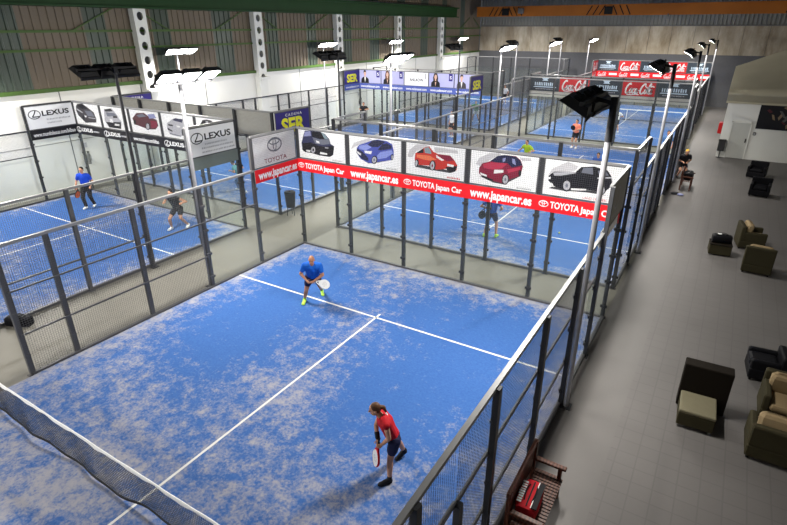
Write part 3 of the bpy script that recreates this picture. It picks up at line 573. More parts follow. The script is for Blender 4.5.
T = frame((5.02, 9.94, Z3), (0, -1, 0), (-1, 0, 0)); e = MB(); emblem(e, I4, .94, .60, .32, 'p_slate'); t = MB(); put_text(t, I4, 'TOYOTA', .94, .16, 1.0, .14, 'p_maroon', bold=.01)
g = MB(); ring2d(g, I4, 1.05, .52, .30, .26, .05, 'inkgrey', -.018); glyph_row(g, .7, 1.4, .16, .09, 'inkgrey', 6, -.016)
banner('advertising_banner', 'pale banner seen from behind at the right corner of the foreground court', T, 1.88, .94, 'board', [('emblem', e), ('lettering', t), ('show_through', g)], group=G1)
T = frame((4.951, 10.0, ZS), (0, -1, 0), (-1, 0, 0)); t = MB(); put_text(t, I4, 'www.japancar.es', 1.0, .21, 1.72, .24, 'white', bold=.035)
banner('sponsor_strip', 'red strip seen edge-on below the pale banner at the right corner', T, 2.0, .40, 'red', [('lettering', t)], 'boardback', 'red strips over the foreground court')

# left court: white car-logo banners over black strips
G2 = 'white banners over the left court'
x0, x1 = COURTS['L'][:2]; d = (x1-x0)/5
for i, (c, what) in enumerate((('lexa', 'a charcoal saloon'), ('lexb', 'a silver off-roader'), ('lexc', 'a dark red saloon'), ('lexd', 'a silver-white saloon'), ('lexe', 'a half-hidden dark coupe'))):
    T = frame((x0+.06+d*i, YB, Z3), (1, 0, 0), (0, -1, 0))
    banner('advertising_banner', f'white banner over the left court picturing {what}', T, d-.12, .94, 'board', [('car_picture', car(c, d-.12, .94))], group=G2)
    T = frame((x0+d*i, yb-.004, ZS), (1, 0, 0), (0, -1, 0)); t = MB(); parts = [('lettering', t)]
    if i == 2: put_text(t, I4, 'www.mundolexus.com/bilbao', .95, .20, 1.6, .15, 'white', bold=.02)
    else:
        e = MB(); oval_l(e, I4, .28 if i else .22, .2, .17, 'white'); parts.append(('emblem', e)); put_text(t, I4, 'LEXUS', .85, .22, .8, .15, 'white', bold=.03); glyph_row(t, 1.3, 1.75, .2, .07, 'inkgrey', 7)
    banner('sponsor_strip', f'black strip with white lettering under the banner of {what}', T, d, .40, 'ink', parts, 'stripback', 'black strips over the left court')
def lex_logo():
    e = MB(); oval_l(e, I4, .36, .60, .25, 'ink'); t = MB(); put_text(t, I4, 'LEXUS', 1.22, .62, 1.12, .20, 'ink', bold=.03)
    return [('emblem', e), ('lettering', t)]
T = frame((x0+.045, 8, Z3), (0, 1, 0), (1, 0, 0)); p = lex_logo(); glyph_row(p[1][1], .8, 1.8, .36, .07, 'inkgrey', 16); glyph_row(p[1][1], .8, 1.4, .22, .07, 'inkgrey', 9)
banner('advertising_banner', 'white banner with black oval emblem and name at the far left edge', T, 1.98, .95, 'board', p, group=G2)
T = frame((x0+.049, 8, ZS), (0, 1, 0), (1, 0, 0)); t = MB(); put_text(t, I4, 'www.mundolexus.com/bilbao', 1., .20, 1.75, .16, 'white', bold=.02)
banner('sponsor_strip', 'black strip with white web address under the far left logo banner', T, 2.0, .40, 'ink', [('lettering', t)], 'stripback', 'black strips over the left court')
T = frame((x1+.11, 8, Z3), (0, 1, 0), (1, 0, 0)); p = lex_logo()
for v_, n_, a_ in ((.38, 14, 1.6), (.26, 18, 1.85), (.13, 20, 1.9)): glyph_row(p[1][1], .65 if v_ > .3 else .5, a_, v_, .06, 'inkgrey', n_)
banner('advertising_banner', 'white banner with black emblem facing outward beside the pale floodlight pole', T, 1.98, .95, 'board', p, group=G2)
T = frame((x1+.106, 8, ZS), (0, 1, 0), (1, 0, 0))
banner('sponsor_strip', 'plain grey-green strip back below the outward white logo banner', T, 2.0, .40, 'stripback', [], 'ink', 'black strips over the left court')

# middle left court: radio banners
G3 = 'radio station banners over the middle left court'
def ser_logo(sub=True):
    t = MB(); put_text(t, I4, 'SER', 1.0, .42, 1.35, .54, 'yellow', z=.004, bold=.04)
    if sub: put_text(t, I4, 'CADENA', 1.05, .80, .95, .10, 'white', bold=.01, space=1.4)
    return [('lettering', t)]
x0, x1 = COURTS['D'][:2]; d = (x1-x0)/5
T = frame((x1+.11, 12, Z3), (0, 1, 0), (1, 0, 0))
banner('advertising_banner', 'navy banner with yellow station logo just behind the grey emblem banner', T, 1.98, .95, 'navyb', ser_logo(), 'ink', G3)
T = frame((x0+.045, 12, Z3), (0, 1, 0), (1, 0, 0))
banner('advertising_banner', 'navy banner peeping over the beige banner backs at left', T, 1.98, .95, 'navyb', ser_logo(), 'ink', G3)
T = frame((x0+.045, 30, Z3), (0, 1, 0), (1, 0, 0))
banner('advertising_banner', 'navy banner with yellow logo left of the portrait banners', T, 1.98, .95, 'navyb', ser_logo(False), 'ink', G3)
T = frame((x1+.11, 30, Z3), (0, 1, 0), (1, 0, 0))
banner('advertising_banner', 'dark navy banner with yellow logo right of the portrait banners', T, 1.98, .95, 'navyb', ser_logo(False), 'ink', G3)
for i in range(5):                                            # backs of the near end wall's banners
    T = frame((x1-d*i, 12.05, Z3), (-1, 0, 0), (0, 1, 0))
    banner('advertising_banner', 'beige banner back above the left car banners, '+('rightmost', 'second from right', 'middle', 'second from left', 'leftmost')[i]+' of five', T, d-.03, .95, 'navyb', ser_logo(), 'boardback', G3)
def portrait(hair, suit, skin, longhair, x=.55):
    mb = MB(); z = .004
    mb.poly([(x-.36, .0, z), (x+.36, .0, z), (x+.33, .30, z), (x+.16, .44, z), (x-.16, .44, z), (x-.33, .30, z)], suit)
    mb.poly([(x-.06, .44, z+.0006), (x, .05, z+.0006), (x+.07, .44, z+.0006)], 'white' if not longhair else skin)
    if longhair: mb.poly([(x-.17, .34, z+.001), (x-.20, .62, z+.001), (x-.12, .90, z+.001), (x, .95, z+.001), (x+.12, .90, z+.001), (x+.20, .62, z+.001), (x+.17, .34, z+.001)], hair)
    pts = [(x+.105*math.cos(a*math.pi/8), .68+.16*math.sin(a*math.pi/8), z+.0016) for a in range(16)]; mb.poly(pts, skin)
    mb.poly([(x-.05, .56, z+.0012), (x+.05, .56, z+.0012), (x+.05, .42, z+.0012), (x-.05, .42, z+.0012)], skin)
    if not longhair: mb.poly([(x-.12, .70, z+.002), (x-.12, .84, z+.002), (x-.03, .92, z+.002), (x+.09, .89, z+.002), (x+.12, .72, z+.002), (x+.08, .80, z+.002), (x-.07, .80, z+.002)], hair)
    return mb
M['p_skin'] = mat('print_skin', (.52, .33, .26), .5)
PT = [('hairdark', 'ink', False, 'a man in a black suit'), ('hairbrown', 'ink', True, 'a fair-skinned woman in black'), None, ('hairdark', 'ink', True, 'a woman with long dark hair'), ('hairdark', 'p_charcoal', False, 'a man in a dark shirt')]
for i, q_ in enumerate(PT):
    T = frame((x0+d*i, 31.955, Z3), (1, 0, 0), (0, -1, 0)); t = MB(); parts = []
    if q_ is None:
        put_text(t, I4, 'ANLAOW', 1.0, .42, 1.15, .20, 'ink', bold=.02); e = MB(); e.poly([(1.68, .5, .004), (1.82, .5, .004), (1.82, .88, .004), (1.68, .88, .004)], 'inkgrey')
        parts = [('lettering', t), ('emblem', e)]
        banner('advertising_banner', 'white banner with black lettering between the portrait banners', T, d-.02, .95, 'board', parts, group=G3)
    else:
        e = MB(); e.poly([(1.58, .45, .004), (1.86, .45, .004), (1.86, .92, .004), (1.58, .92, .004)], 'navyb'); put_text(e, I4, 'S', 1.72, .68, .14, .2, 'white', z=.005, bold=.02)
        banner('advertising_banner', f'lilac banner with portrait of {q_[3]}', T, d-.02, .95, 'lilac', [('portrait', portrait(q_[0], q_[1], 'p_skin', q_[2])), ('emblem', e)], group=G3)
    T = frame((x0+d*i, 31.95, ZS), (1, 0, 0), (0, -1, 0)); t = MB(); put_text(t, I4, 'www.cadenaser.com', 1., .21, 1.7, .17, 'white', bold=.02)
    banner('sponsor_strip', 'blue strip with white web address under the '+('suited man', 'fair woman', 'white lettered', 'long-haired woman', 'dark-shirted man')[i]+' banner', T, d, .40, 'midblue', [('lettering', t)], 'stripback', 'blue strips over the middle left court')
T = frame((x0+.05, 30, ZS), (0, 1, 0), (1, 0, 0)); t = MB(); put_text(t, I4, 'www.cadenaser.com', 1., .21, 1.7, .17, 'white', bold=.02)
banner('sponsor_strip', 'blue strip under the yellow-logo banner left of the portraits', T, 2.0, .40, 'midblue', [('lettering', t)], 'stripback', 'blue strips over the middle left court')

# farthest court: red soft-drink banners alternating with slate ones
G4 = 'soft-drink and slate banners at the far end'
def slate_parts():
    e = MB(); e.poly([(.80, .66, .004), (1.2, .66, .004), (1.12, .74, .004), (1.28, .86, .004), (.72, .86, .004), (.88, .74, .004)], 'lightprint')
    e.poly([(.3, .30, .004), (1.7, .30, .004), (1.78, .24, .004), (.22, .24, .004)], 'lightprint')
    t = MB(); glyph_row(t, .32, 1.70, .46, .22, 'lightprint', 11); glyph_row(t, .4, 1.6, .14, .06, 'inkgrey', 16)
    return [('emblem', e), ('lettering', t)]
def coke_parts():
    t = MB(); script_logo(t, I4, 1.0, .46, 1.6, .66, 'white'); return [('lettering', t)]
ordn = ('leftmost', 'second from left', 'middle', 'second from right', 'rightmost')
x0, x1 = COURTS['C'][:2]; d = (x1-x0)/5
for i in range(5):
    red = i % 2
    T = frame((x0+d*i, 53.95, Z3), (1, 0, 0), (0, -1, 0))
    banner('advertising_banner', ('red white-script banner' if red else 'slate banner with pale emblem')+f' high on the far wall, {ordn[i]} of upper row', T, d-.02, .95, 'cokered' if red else 'nightblue', coke_parts() if red else slate_parts(), group=G4)
    T = frame((x0+d*i, 53.945, ZS-.12), (1, 0, 0), (0, -1, 0)); t = MB()
    script_logo(t, I4, .55, .24, .75, .34, 'white'); a = 1.55
    stroke(t, I4, [(a-.36, .25), (a-.2, .25), (a, .25), (a+.2, .25), (a+.36, .25)], .20, 'white')
    banner('sponsor_strip', f'bright red strip with white marks on the far wall, {ordn[i]} of five', T, d, .50, 'red', [('lettering', t)], 'stripback', 'red strips on the far end wall')
    T = frame((x0+d*i, 33.86, Z3-.05), (1, 0, 0), (0, -1, 0))
    banner('advertising_banner', ('red white-script banner' if red else 'slate banner with pale emblem')+f' of the lower far row, {ordn[i]} of five', T, d-.02, .95, 'cokered' if red else 'nightblue', coke_parts() if red else slate_parts(), group=G4)
    T = frame((x0+d*i, 33.865, ZS), (1, 0, 0), (0, -1, 0))
    banner('sponsor_strip', f'pale blank strip below the lower row of far banners, {ordn[i]} of five', T, d, .38, 'boardback', [], 'red', 'pale strips below the lower far banners')
T = frame((x0+.045, 52, Z3), (0, 1, 0), (1, 0, 0))
banner('advertising_banner', 'red banner seen edge-on at the left corner of the far wall', T, 1.98, .95, 'cokered', coke_parts(), group=G4)
T = frame((x0+.05, 52, ZS-.12), (0, 1, 0), (1, 0, 0)); t = MB(); script_logo(t, I4, 1.0, .24, .9, .36, 'white')
banner('sponsor_strip', 'bright red strip on the left corner of the far end wall', T, 2.0, .50, 'red', [('lettering', t)], 'stripback', 'red strips on the far end wall')
# ------------------------------------------------------------------ the hall
XW, YF, XR, YN, ZR = -18.62, 56.5, 14.0, -7.5, 9.6
struct(MB().box(XW-.3, XR+.3, YN-.3, YF+.3, -.15, 0, 'floor'), 'floor')
mb = MB(); mb.box(XW-.25, XW, YN, YF, 0, 4.36, 'whitewall')
for y in range(-6, 57, 4): mb.box(XW-.01, XW+.012, y-.02, y+.02, 0, 4.36, 'seam')
mb.box(XW-.01, XW+.010, YN, YF, 2.19, 2.21, 'seam')
# profiled cladding above the blockwork, with translucent strips
def corrugated(mb, y0, y1, z0, z1, x, pitch, depth, key):
    n = int((y1-y0)/pitch); q = pitch
    for i in range(n):
        y = y0+i*q; k = key(y+q/2)
        P = [(x, y), (x, y+q*.62), (x+depth, y+q*.70), (x+depth, y+q*.92), (x, y+q)]
        for (xa, ya), (xb, yb_) in zip(P, P[1:]): mb.add([(xa, ya, z0), (xb, yb_, z0), (xb, yb_, z1), (xa, ya, z1)], [(0, 1, 2, 3)], k)
strips = [(7.6, 9.0), (11.8, 13.0), (15.2, 16.4), (19.2, 20.4), (23.2, 24.3), (27.1, 28.2), (31, 32.2), (34.6, 35.8), (38.9, 40), (42.9, 44.1), (47, 48.2), (51, 52.2)]
corrugated(mb, YN, YF, 4.36, ZR, XW-.06, .345, .05, lambda y: 'cladgreen' if any(a < y < b for a, b in strips) else 'clad')
struct(mb, 'wall_left')
struct(MB().box(XW, XW+.14, YN, YF, 4.36, 4.52, 'green'), 'trim_1')
for i, z in enumerate((6.04, 6.78)): struct(MB().box(XW-.02, XW+.08, YN, YF, z-.05, z+.05, 'green'), f'trim_{i+2}')
mb = MB()
for y in range(-2, 56, 8):
    for a, b in (((y+.3), y+2.2), ((y+7.4), y+5.2)): mb.bar((XW+.03, a, 7.8), (XW+.03, b, 6.8), .05, .05, 'green')  # rods stand in for diagonal shadow lines across the cladding
struct(mb, 'trim_4')
# far wall: grey base, concrete panels, corrugated strip
mb = MB(); mb.box(XW-.3, XR+.3, YF, YF+.3, 0, 4.52, 'greywall')
n = 17; pw = (XR-XW)/n
for i in range(n): mb.box(XW+i*pw+.015, XW+(i+1)*pw-.015, YF-.03, YF+.3, 4.52, 7.0, 'concrete')
mb.box(XW, XR, YF+.02, YF+.28, 4.5, 7.05, 'seam')
m2 = MB(); corrugated(m2, 0, XR-XW, 7.0, ZR, 0, .33, .06, lambda y: 'corr')
mb.add([(XW+y, YF-x, z) for x, y, z in m2.v], m2.f, 'corr')
mb.box(XW, XR, YF-.10, YF, 6.94, 7.06, 'seam')
struct(mb, 'wall_far')
struct(MB().box(XR, XR+.3, YN-.3, YF+.3, 0, ZR, 'boardback'), 'wall_right')
struct(MB().box(XW-.3, XR+.3, YN-.3, YN, 0, ZR, 'boardback'), 'wall_near')
mb = MB()
m2 = MB(); corrugated(m2, 0, XR-XW+.6, 0, 1, 0, .5, .07, lambda y: 'roof')
mb.add([(XW-.3+y, YN-.3 if z < .5 else YF+.3, ZR-x) for x, y, z in m2.v], m2.f, 'roof'); mb.box(XW-.3, XR+.3, YN-.3, YF+.3, ZR+.05, ZR+.15, 'roof')
struct(mb, 'ceiling')
# steel columns with round holes along the left wall
def column_mesh():
    """box column: perforated face towards the hall, solid side faces"""
    mb = MB(); w, H_ = .62, 7.75; hole = .165; pitch = .66
    nz = 6; z0 = H_-nz*pitch; D = .36
    def yz(f, a, z): return (f, a-w/2, z)
    for f in (D, D-.02):
        mb.poly([yz(f, 0, 0), yz(f, w, 0), yz(f, w, z0), yz(f, 0, z0)], 'colwhite')
    for i in range(nz):
        zb = z0+i*pitch; cz = zb+pitch/2; cx = w/2; m = 16; inner = [(cx+hole*math.cos(2*math.pi*j/m+math.pi/m), cz+hole*1.15*math.sin(2*math.pi*j/m+math.pi/m)) for j in range(m)]
        outer = []
        for x, z in inner:
            dx, dz = x-cx, z-cz; s_ = min((w/2)/abs(dx) if abs(dx) > 1e-6 else 9e9, (pitch/2)/abs(dz) if abs(dz) > 1e-6 else 9e9); outer.append((cx+dx*s_, cz+dz*s_))
        for f in (D, D-.02):
            mb.add([yz(f, *p) for p in inner]+[yz(f, *p) for p in outer], [(j, (j+1) % m, m+(j+1) % m, m+j) for j in range(m)], 'colwhite')
            for c in [(0, zb), (w, zb), (w, zb+pitch), (0, zb+pitch)]:
                near = sorted(range(m), key=lambda j: (outer[j][0]-c[0])**2+(outer[j][1]-c[1])**2)[:2]
                mb.poly([yz(f, *outer[near[0]]), yz(f, *c), yz(f, *outer[near[1]])], 'colwhite')
        mb.add([yz(D, *p) for p in inner]+[yz(D-.02, *p) for p in inner], [(j, (j+1) % m, m+(j+1) % m, m+j) for j in range(m)], 'colwhite')
    web = mb.mesh('perforated_face')
    fl = MB(); fl.box(0, D, -w/2-.02, -w/2, 0, H_, 'colwhite').box(0, D, w/2, w/2+.02, 0, H_, 'colwhite').box(0, .02, -w/2, w/2, 0, H_, 'greywall')  # dark back plate puts the shade of the cavity behind the holes
    br = MB(); br.box(.0, D+.22, -w/2-.06, w/2+.06, 3.98, 4.12, 'colwhite')
    return web, fl.mesh('side_face'), br.mesh('bracket')
web, fl, br = column_mesh()
for i, y in enumerate((14.4, 22.2, 30.2, 38.5, 46.4)):
    t = thing('steel_column', 'white steel column with round holes against the left wall, '+('first', 'second', 'third', 'fourth', 'fifth')[i]+' from left', 'column', (XW+.02, y, 0), 0, 'white columns along the left wall')
    link('perforated_face', web, t); link('side_face', fl, t); link('bracket', br, t)
mb = MB(); mb.box(XW-.0, XW+.62, YN, 49, 7.78, 8.55, 'darkgreen').box(XW, XW+.85, YN, 49, 8.5, 8.62, 'darkgreen').box(XW, XW+.85, YN, 49, 7.74, 7.82, 'darkgreen')
t = thing('crane_runway_beam', 'dark green crane runway beam along the top of the left wall', 'beam', (0, 0, 0)); mb.build('beam', t)
MB().box(XW+.2, XW+.3, YN, 49, 8.62, 8.72, 'hook').build('rail', t)
# orange overhead crane
t = thing('overhead_crane', 'orange overhead travelling crane across the top of the far wall', 'crane', (0, 53.5, 0))
mb = MB(); mb.box(XW+.9, XR-.1, -.3, .3, 7.86, 8.75, 'orange').box(XW+.9, XR-.1, -.45, .45, 8.7, 8.78, 'orange'); mb.build('girder', t)
for xc, w_ in ((-14.6, 3.0), (-4.7, 3.4), (10.6, 3.0)):
    mb = MB(); mb.box(xc-.35, xc+.35, -.42, -.31, 7.95, 8.6, 'black')
    for j in range(7):
        a = xc-w_/2+w_*j/6
        if abs(a-xc) > .3: mb.bar((a-.22*(1 if a < xc else -1), -.315, 7.92), (a+.22*(1 if a < xc else -1), -.315, 8.7), .09, .02, 'black', up=(0, 1, 0))
    mb.build('hazard_panel', t)
mb = MB(); mb.cone((.35, -.35, 7.95), (.35, -.35, 7.6), .05, .05, 'hook').box(.15, .55, -.5, -.2, 7.5, 7.72, 'hook'); mb.build('hook_block', t)
mb = MB(); mb.rbox(-13.2, -12.7, -.75, -.3, 8.1, 8.6, 'hook', .06); mb.build('hoist_motor', t)
# wall-mounted bits at left
for (y, z, l) in ((10.56, 1.35, 'behind the royal blue player'), (32.9, 1.5, 'left of the portrait banners')):
    t = thing('fire_extinguisher', 'small grey fire extinguisher on the white wall '+l, 'extinguisher', (XW+.14, y, z-.3), 0, 'wall fire extinguishers')
    MB().cone((0, 0, 0), (0, 0, .45), .075, .075, 'hook').cone((0, 0, .45), (0, 0, .53), .075, .03, 'hook').build('cylinder', t)
    MB().box(-.02, .1, -.03, .03, .53, .6, 'black').tube([(.05, 0, .56), (.11, .05, .4), (.1, .06, .15)], .012, 'black').build('valve', t)
    MB().box(-.145, -.06, -.05, .05, .1, .35, 'black').build('bracket', t)
    o = MB().box(0, .015, -.12, .12, 0, .22, 'inkgrey').build('wall_sign', None, label='small grey notice above the extinguisher '+l, cat='sign', group='wall notices'); o.location = (XW+.012, y, z+.45)

# ------------------------------------------------------------------ cabin, canopy and right-hand side
FX, FY, CH = 6.55, 33.0, 3.05
struct(MB().box(FX, XR, FY, FY+.2, 0, CH, 'whitewall').box(FX, FX+.2, FY+.2, YF, 0, CH, 'whitewall').box(FX+.2, XR, FY+.2, YF, CH-.1, CH, 'whitewall'), 'wall_cabin')
t = thing('cabin_door', 'grey flush door in the white cabin wall behind the bin', 'door', (7.02, FY-.02, 0))
MB().box(0, .88, -.03, .0, .02, 1.98, 'doorgrey').build('door_leaf', t)
MB().box(-.06, 0, -.05, 0, 0, 2.04, 'whitewall').box(.88, .94, -.05, 0, 0, 2.04, 'whitewall').box(-.06, .94, -.05, 0, 1.98, 2.04, 'whitewall').build('door_frame', t)
MB().box(.76, .82, -.05, -.03, .92, 1.14, 'black').cone((.79, -.08, 1.02), (.79, -.03, 1.02), .02, .02, 'black').build('handle', t)
t = thing('keypad', 'small dark keypad on the white wall right of the door', 'keypad', (8.15, FY, 1.36)); MB().rbox(-.07, .07, -.05, 0, 0, .17, 'plastic', .02).build('case', t); MB().box(-.045, .045, -.056, -.05, .03, .13, 'inkgrey').build('keys', t)
o = MB().box(0, 3.4, -.03, 0, 0, 1.40, 'ink').build('wall_poster', None, label='large dark poster with blurred tan shapes on the white cabin wall', cat='poster'); o.location = (8.12, FY-.002, 1.73)
p = MB(); rnd = random.Random(3)
for i in range(26):
    x, z, a = rnd.uniform(.35, 3.1), rnd.uniform(.15, 1.2), rnd.uniform(0, 3.1); l, w_ = rnd.uniform(.08, .3), rnd.uniform(.02, .07); k = rnd.choice(['poster_a', 'poster_b', 'poster_b', 'p_darkmaroon', 'inkgrey' if i % 5 == 0 else 'poster_a'])
    c, s_ = math.cos(a), math.sin(a); p.poly([(x+u*c-v*s_, -.0305-.0002*i, z+u*s_+v*c) for u, v in ((-l, -w_), (l*.6, -w_*1.4), (l, w_), (-l*.5, w_*1.5))], k)
p.build('printed_picture', o)
t = thing('litter_bin', 'black litter bin on a post left of the grey door', 'bin', (6.72, 32.7, 0))
MB().cone((0, 0, 0), (0, 0, .45), .03, .03, 'plastic').cone((0, 0, 0), (0, 0, .02), .12, .12, 'plastic').build('post', t)
MB().rbox(-.17, .17, -.14, .14, .40, .98, 'plastic', .03).build('bin_body', t); MB().box(-.19, .19, -.16, .16, .98, 1.03, 'black').build('lid', t)
t = thing('red_box', 'red fire hose box on the corner of the white cabin', 'fire box', (6.43, 34.2, 1.15)); MB().rbox(-.08, .12, -.3, .3, 0, .62, 'redmetal', .03).build('case', t); MB().box(-.09, -.08, -.22, .22, .08, .54, 'red').build('door_panel', t)
# canvas canopy on the cabin
vs = []; nx = 16; ny = 16
for i in range(nx+1):
    for j in range(ny+1):
        a, b = i/nx, j/ny; x = 6.45+7.3*a; top = 4.55+3.1*a
        if b < .25: y = 32.98-.62*(b/.25); z = 3.08+.55*(b/.25)          # lower edge shaped to roll under, so this band falls into shade
        else: q = (b-.25)/.75; y = 32.36+7.4*q; z = 3.63+(top-3.63)*(q**.8)+.10*math.sin(a*9+q*2)*q*(1-q)
        vs.append((x, y, z))
t = thing('canopy', 'beige canvas canopy sloping up over the white cabin', 'canopy')
mb = MB(); mb.add(vs, [(i*(ny+1)+j, (i+1)*(ny+1)+j, (i+1)*(ny+1)+j+1, i*(ny+1)+j+1) for i in range(nx) for j in range(ny)], 'tent', None, True)
mb.add([(x, y, z-.02) for x, y, z in vs], [(i*(ny+1)+j+1, (i+1)*(ny+1)+j+1, (i+1)*(ny+1)+j, i*(ny+1)+j) for i in range(nx) for j in range(ny)], 'tent', None, True); mb.build('canvas', t)
MB().bar((6.45, 32.94, 3.06), (13.75, 32.94, 3.06), .06, .10, 'tent').build('edge_beam', t)
MB().poly([(6.46, 32.40, 3.6), (6.46, 39.76, 4.53), (6.46, 39.76, 3.05), (6.46, 32.98, 3.06)], 'tent').build('gable', t)

# ------------------------------------------------------------------ lounge furniture
GL = 'lounge furniture on the right-hand floor'
def armchair(label, x, y, rz, body, cushion, w=.78, d=.78, h=.80, plush=True):
    """facing local +y; origin at the middle of the base"""
    t = thing('armchair', label, 'armchair', (x, y, 0), rz, GL); a = w/2; b = d/2
    MB().rbox(-a, a, -b, b, .05, .30, body, .03).build('base', t)
    MB().rbox(-a, a, -b, -b+.14, .28, h, body, .035).build('backrest', t)
    for s in (-1, 1): MB().rbox(min(s*a, s*(a-.12)), max(s*a, s*(a-.12)), -b+.12, b, .28, h*.76, body, .035).build('armrest', t)
    for sx in (-1, 1):
        for sy in (-1, 1): MB().cone((sx*(a-.06), sy*(b-.06), 0), (sx*(a-.06), sy*(b-.06), .06), .025, .03, 'black').build('foot', t)
    MB().rbox(-a+.125, a-.125, -b+.15, b+.02, .30, .46, cushion, .06).build('seat_cushion', t)
    if plush:
        T = Matrix.Translation((0, -b+.24, .62)) @ Matrix.Rotation(R(-12), 4, 'X'); MB().rbox(-a+.08, a-.08, -.10, .10, -.20, .25, cushion, .08, T).build('back_cushion', t)
    return t
# dark brown lounge chair; light from above and shade toned into seat and back
t = thing('lounge_chair', 'armless dark brown lounge chair with lit olive seat near the bench', 'chair', (7.42, 6.95, 0), R(2), GL)
MB().rbox(-.36, .25, -.44, .24, .06, .33, 'wickerolive', .02).build('seat_base', t); MB().rbox(-.36, .25, -.44, .24, .33, .40, 'olivelit', .02).build('seat_cushion', t)
MB().rbox(-.40, .42, .22, .50, .04, 1.0, 'wickerdark', .02).build('backrest', t)
for sx, sy in ((-.32, -.40), (.2, -.40), (-.32, .42), (.36, .42)): MB().cone((sx, sy, 0), (sx, sy, .07), .022, .026, 'hook').build('foot', t)
armchair('olive wicker armchair nearest the camera at the right edge, back to us', 8.57, 6.62, 0, 'wickerolive', 'cream', h=.70)
armchair('olive wicker armchair facing us with cream cushions at the right edge', 8.78, 7.85, math.pi, 'wickerolive', 'cream')
armchair('black leather armchair above the cream-cushioned pair at the right edge', 8.52, 9.25, R(95), 'leather', 'leather', w=.66, d=.66, h=.66, plush=False)
armchair('olive wicker armchair with cream cushions mid-floor, the nearer of two, back to us', 8.42, 15.55, R(-3), 'wickerolive', 'cream', h=.86)
armchair('olive wicker armchair with cream cushions mid-floor, the farther of two', 8.22, 17.75, R(-80), 'wickerolive', 'cream')
armchair('black cube armchair by the cabin, the farther of two', 8.52, 28.75, R(170), 'leather', 'leather', h=.74, plush=False)
armchair('black cube armchair by the cabin, the nearer of two', 8.60, 25.1, R(175), 'leather', 'leather', h=.74, plush=False)
t = thing('low_stool', 'low olive wicker stool carrying a dark sports bag', 'stool', (7.38, 16.5, 0), R(5), GL)
MB().rbox(-.32, .32, -.26, .26, .04, .36, 'wickerolive', .02).build('body', t); MB().rbox(-.33, .33, -.27, .27, .36, .40, 'wickerdark', .02).build('top', t)
def sports_bag(label, loc, rz, l, w, h, main, trim, patch, tilt=0.):
    t = thing('sports_bag', label, 'bag', loc, rz, 'racket and sports bags'); t.rotation_euler = (tilt, 0, rz)
    mb = MB(); n = 14; m = 16; vs = []
    for i in range(n+1):
        f = i/n; x = l*(f-.5); q = .80+.20*math.sin(math.pi*f)**.5; q *= 1-.10*f; dent = 1+.03*math.sin(f*17)
        for j in range(m):
            a = 2*math.pi*j/m; cx_, cz_ = math.cos(a), math.sin(a); e = .45
            vs.append((x, w/2*q*math.copysign(abs(cx_)**e, cx_), h/2+h/2*q*dent*math.copysign(abs(cz_)**e, cz_)*(1 if cz_ > 0 else 1/q/dent)))
    mb.add(vs, [(i*m+j, i*m+(j+1) % m, (i+1)*m+(j+1) % m, (i+1)*m+j) for i in range(n) for j in range(m)], main, None, True)
    mb.add(vs, [tuple(range(m-1, -1, -1)), tuple(n*m+j for j in range(m))], main); mb.build('bag_body', t)
    for y in (-w*.16, w*.16):
        MB().tube([(-l*.28, y, h*.96), (-l*.16, y*1.2, h*1.05), (0, y*1.3, h*1.09), (l*.16, y*1.2, h*1.05), (l*.28, y, h*.96)], .011, trim, 6).build('handle', t)
    MB().box(-l*.44, l*.40, -.010, .010, h*.975, h*1.005, trim).build('zip', t); MB().rbox(-l*.3, l*.26, w*.40, w*.53, h*.15, h*.72, patch, .02).build('pocket', t)
    return t
t = sports_bag('dark sports bag with red and white patches on the low olive stool', (7.38, 16.5, .40), R(8), .56, .34, .28, 'leather', 'black', 'p_maroon')
MB().poly([(-.16, -.10, .30), (-.04, -.10, .30), (-.04, .02, .30), (-.16, .02, .30)], 'white').build('white_patch', t)
# wooden bench against the fence with a red racket bag
t = thing('wooden_bench', 'dark slatted wooden bench against the right fence of the foreground court', 'bench', (5.46, 3.06, 0), 0)
for s in (-1, 1):
    y = s*.60
    MB().box(.14, .20, y-.035, y+.035, 0, .60, 'wood').build('leg', t); MB().box(-.28, -.22, y-.035, y+.035, 0, .96, 'wood').build('leg', t)
    MB().rbox(-.26, .26, y-.045, y+.045, .60, .645, 'wood', .015).build('armrest', t)
    MB().box(-.24, .16, y-.03, y+.03, .35, .40, 'wood').build('seat_bearer', t)
for i in range(19): MB().box(-.22, .235, -.60+.063*i, -.60+.063*i+.042, .40, .422, 'wood').build('seat_slat', t)
MB().box(-.285, -.235, -.64, .64, .88, .97, 'wood').box(-.275, -.245, -.60, .60, .44, .50, 'wood').build('back_rail', t)
mb = MB()
for i in range(20): y = -.56+.0589*i; mb.box(-.27, -.25, y-.026, y+.026, .50, .88, 'wood')
mb.build('back_slats', t)
t = sports_bag('red racket bag with white lettering and black stripe lying on the wooden bench', (5.40, 2.90, .422), R(92), .58, .34, .24, 'shirtred', 'cblack', 'shirtred', R(0))
l_ = MB(); glyph_row(l_, -.24, .20, .125, .085, 'white', 9, z=.2475); l_.box(-.27, .25, -.072, -.060, .238, .246, 'white'); l_.build('white_marking', t)
MB().box(-.27, .25, -.15, -.075, .225, .2445, 'cblack').build('black_panel', t)
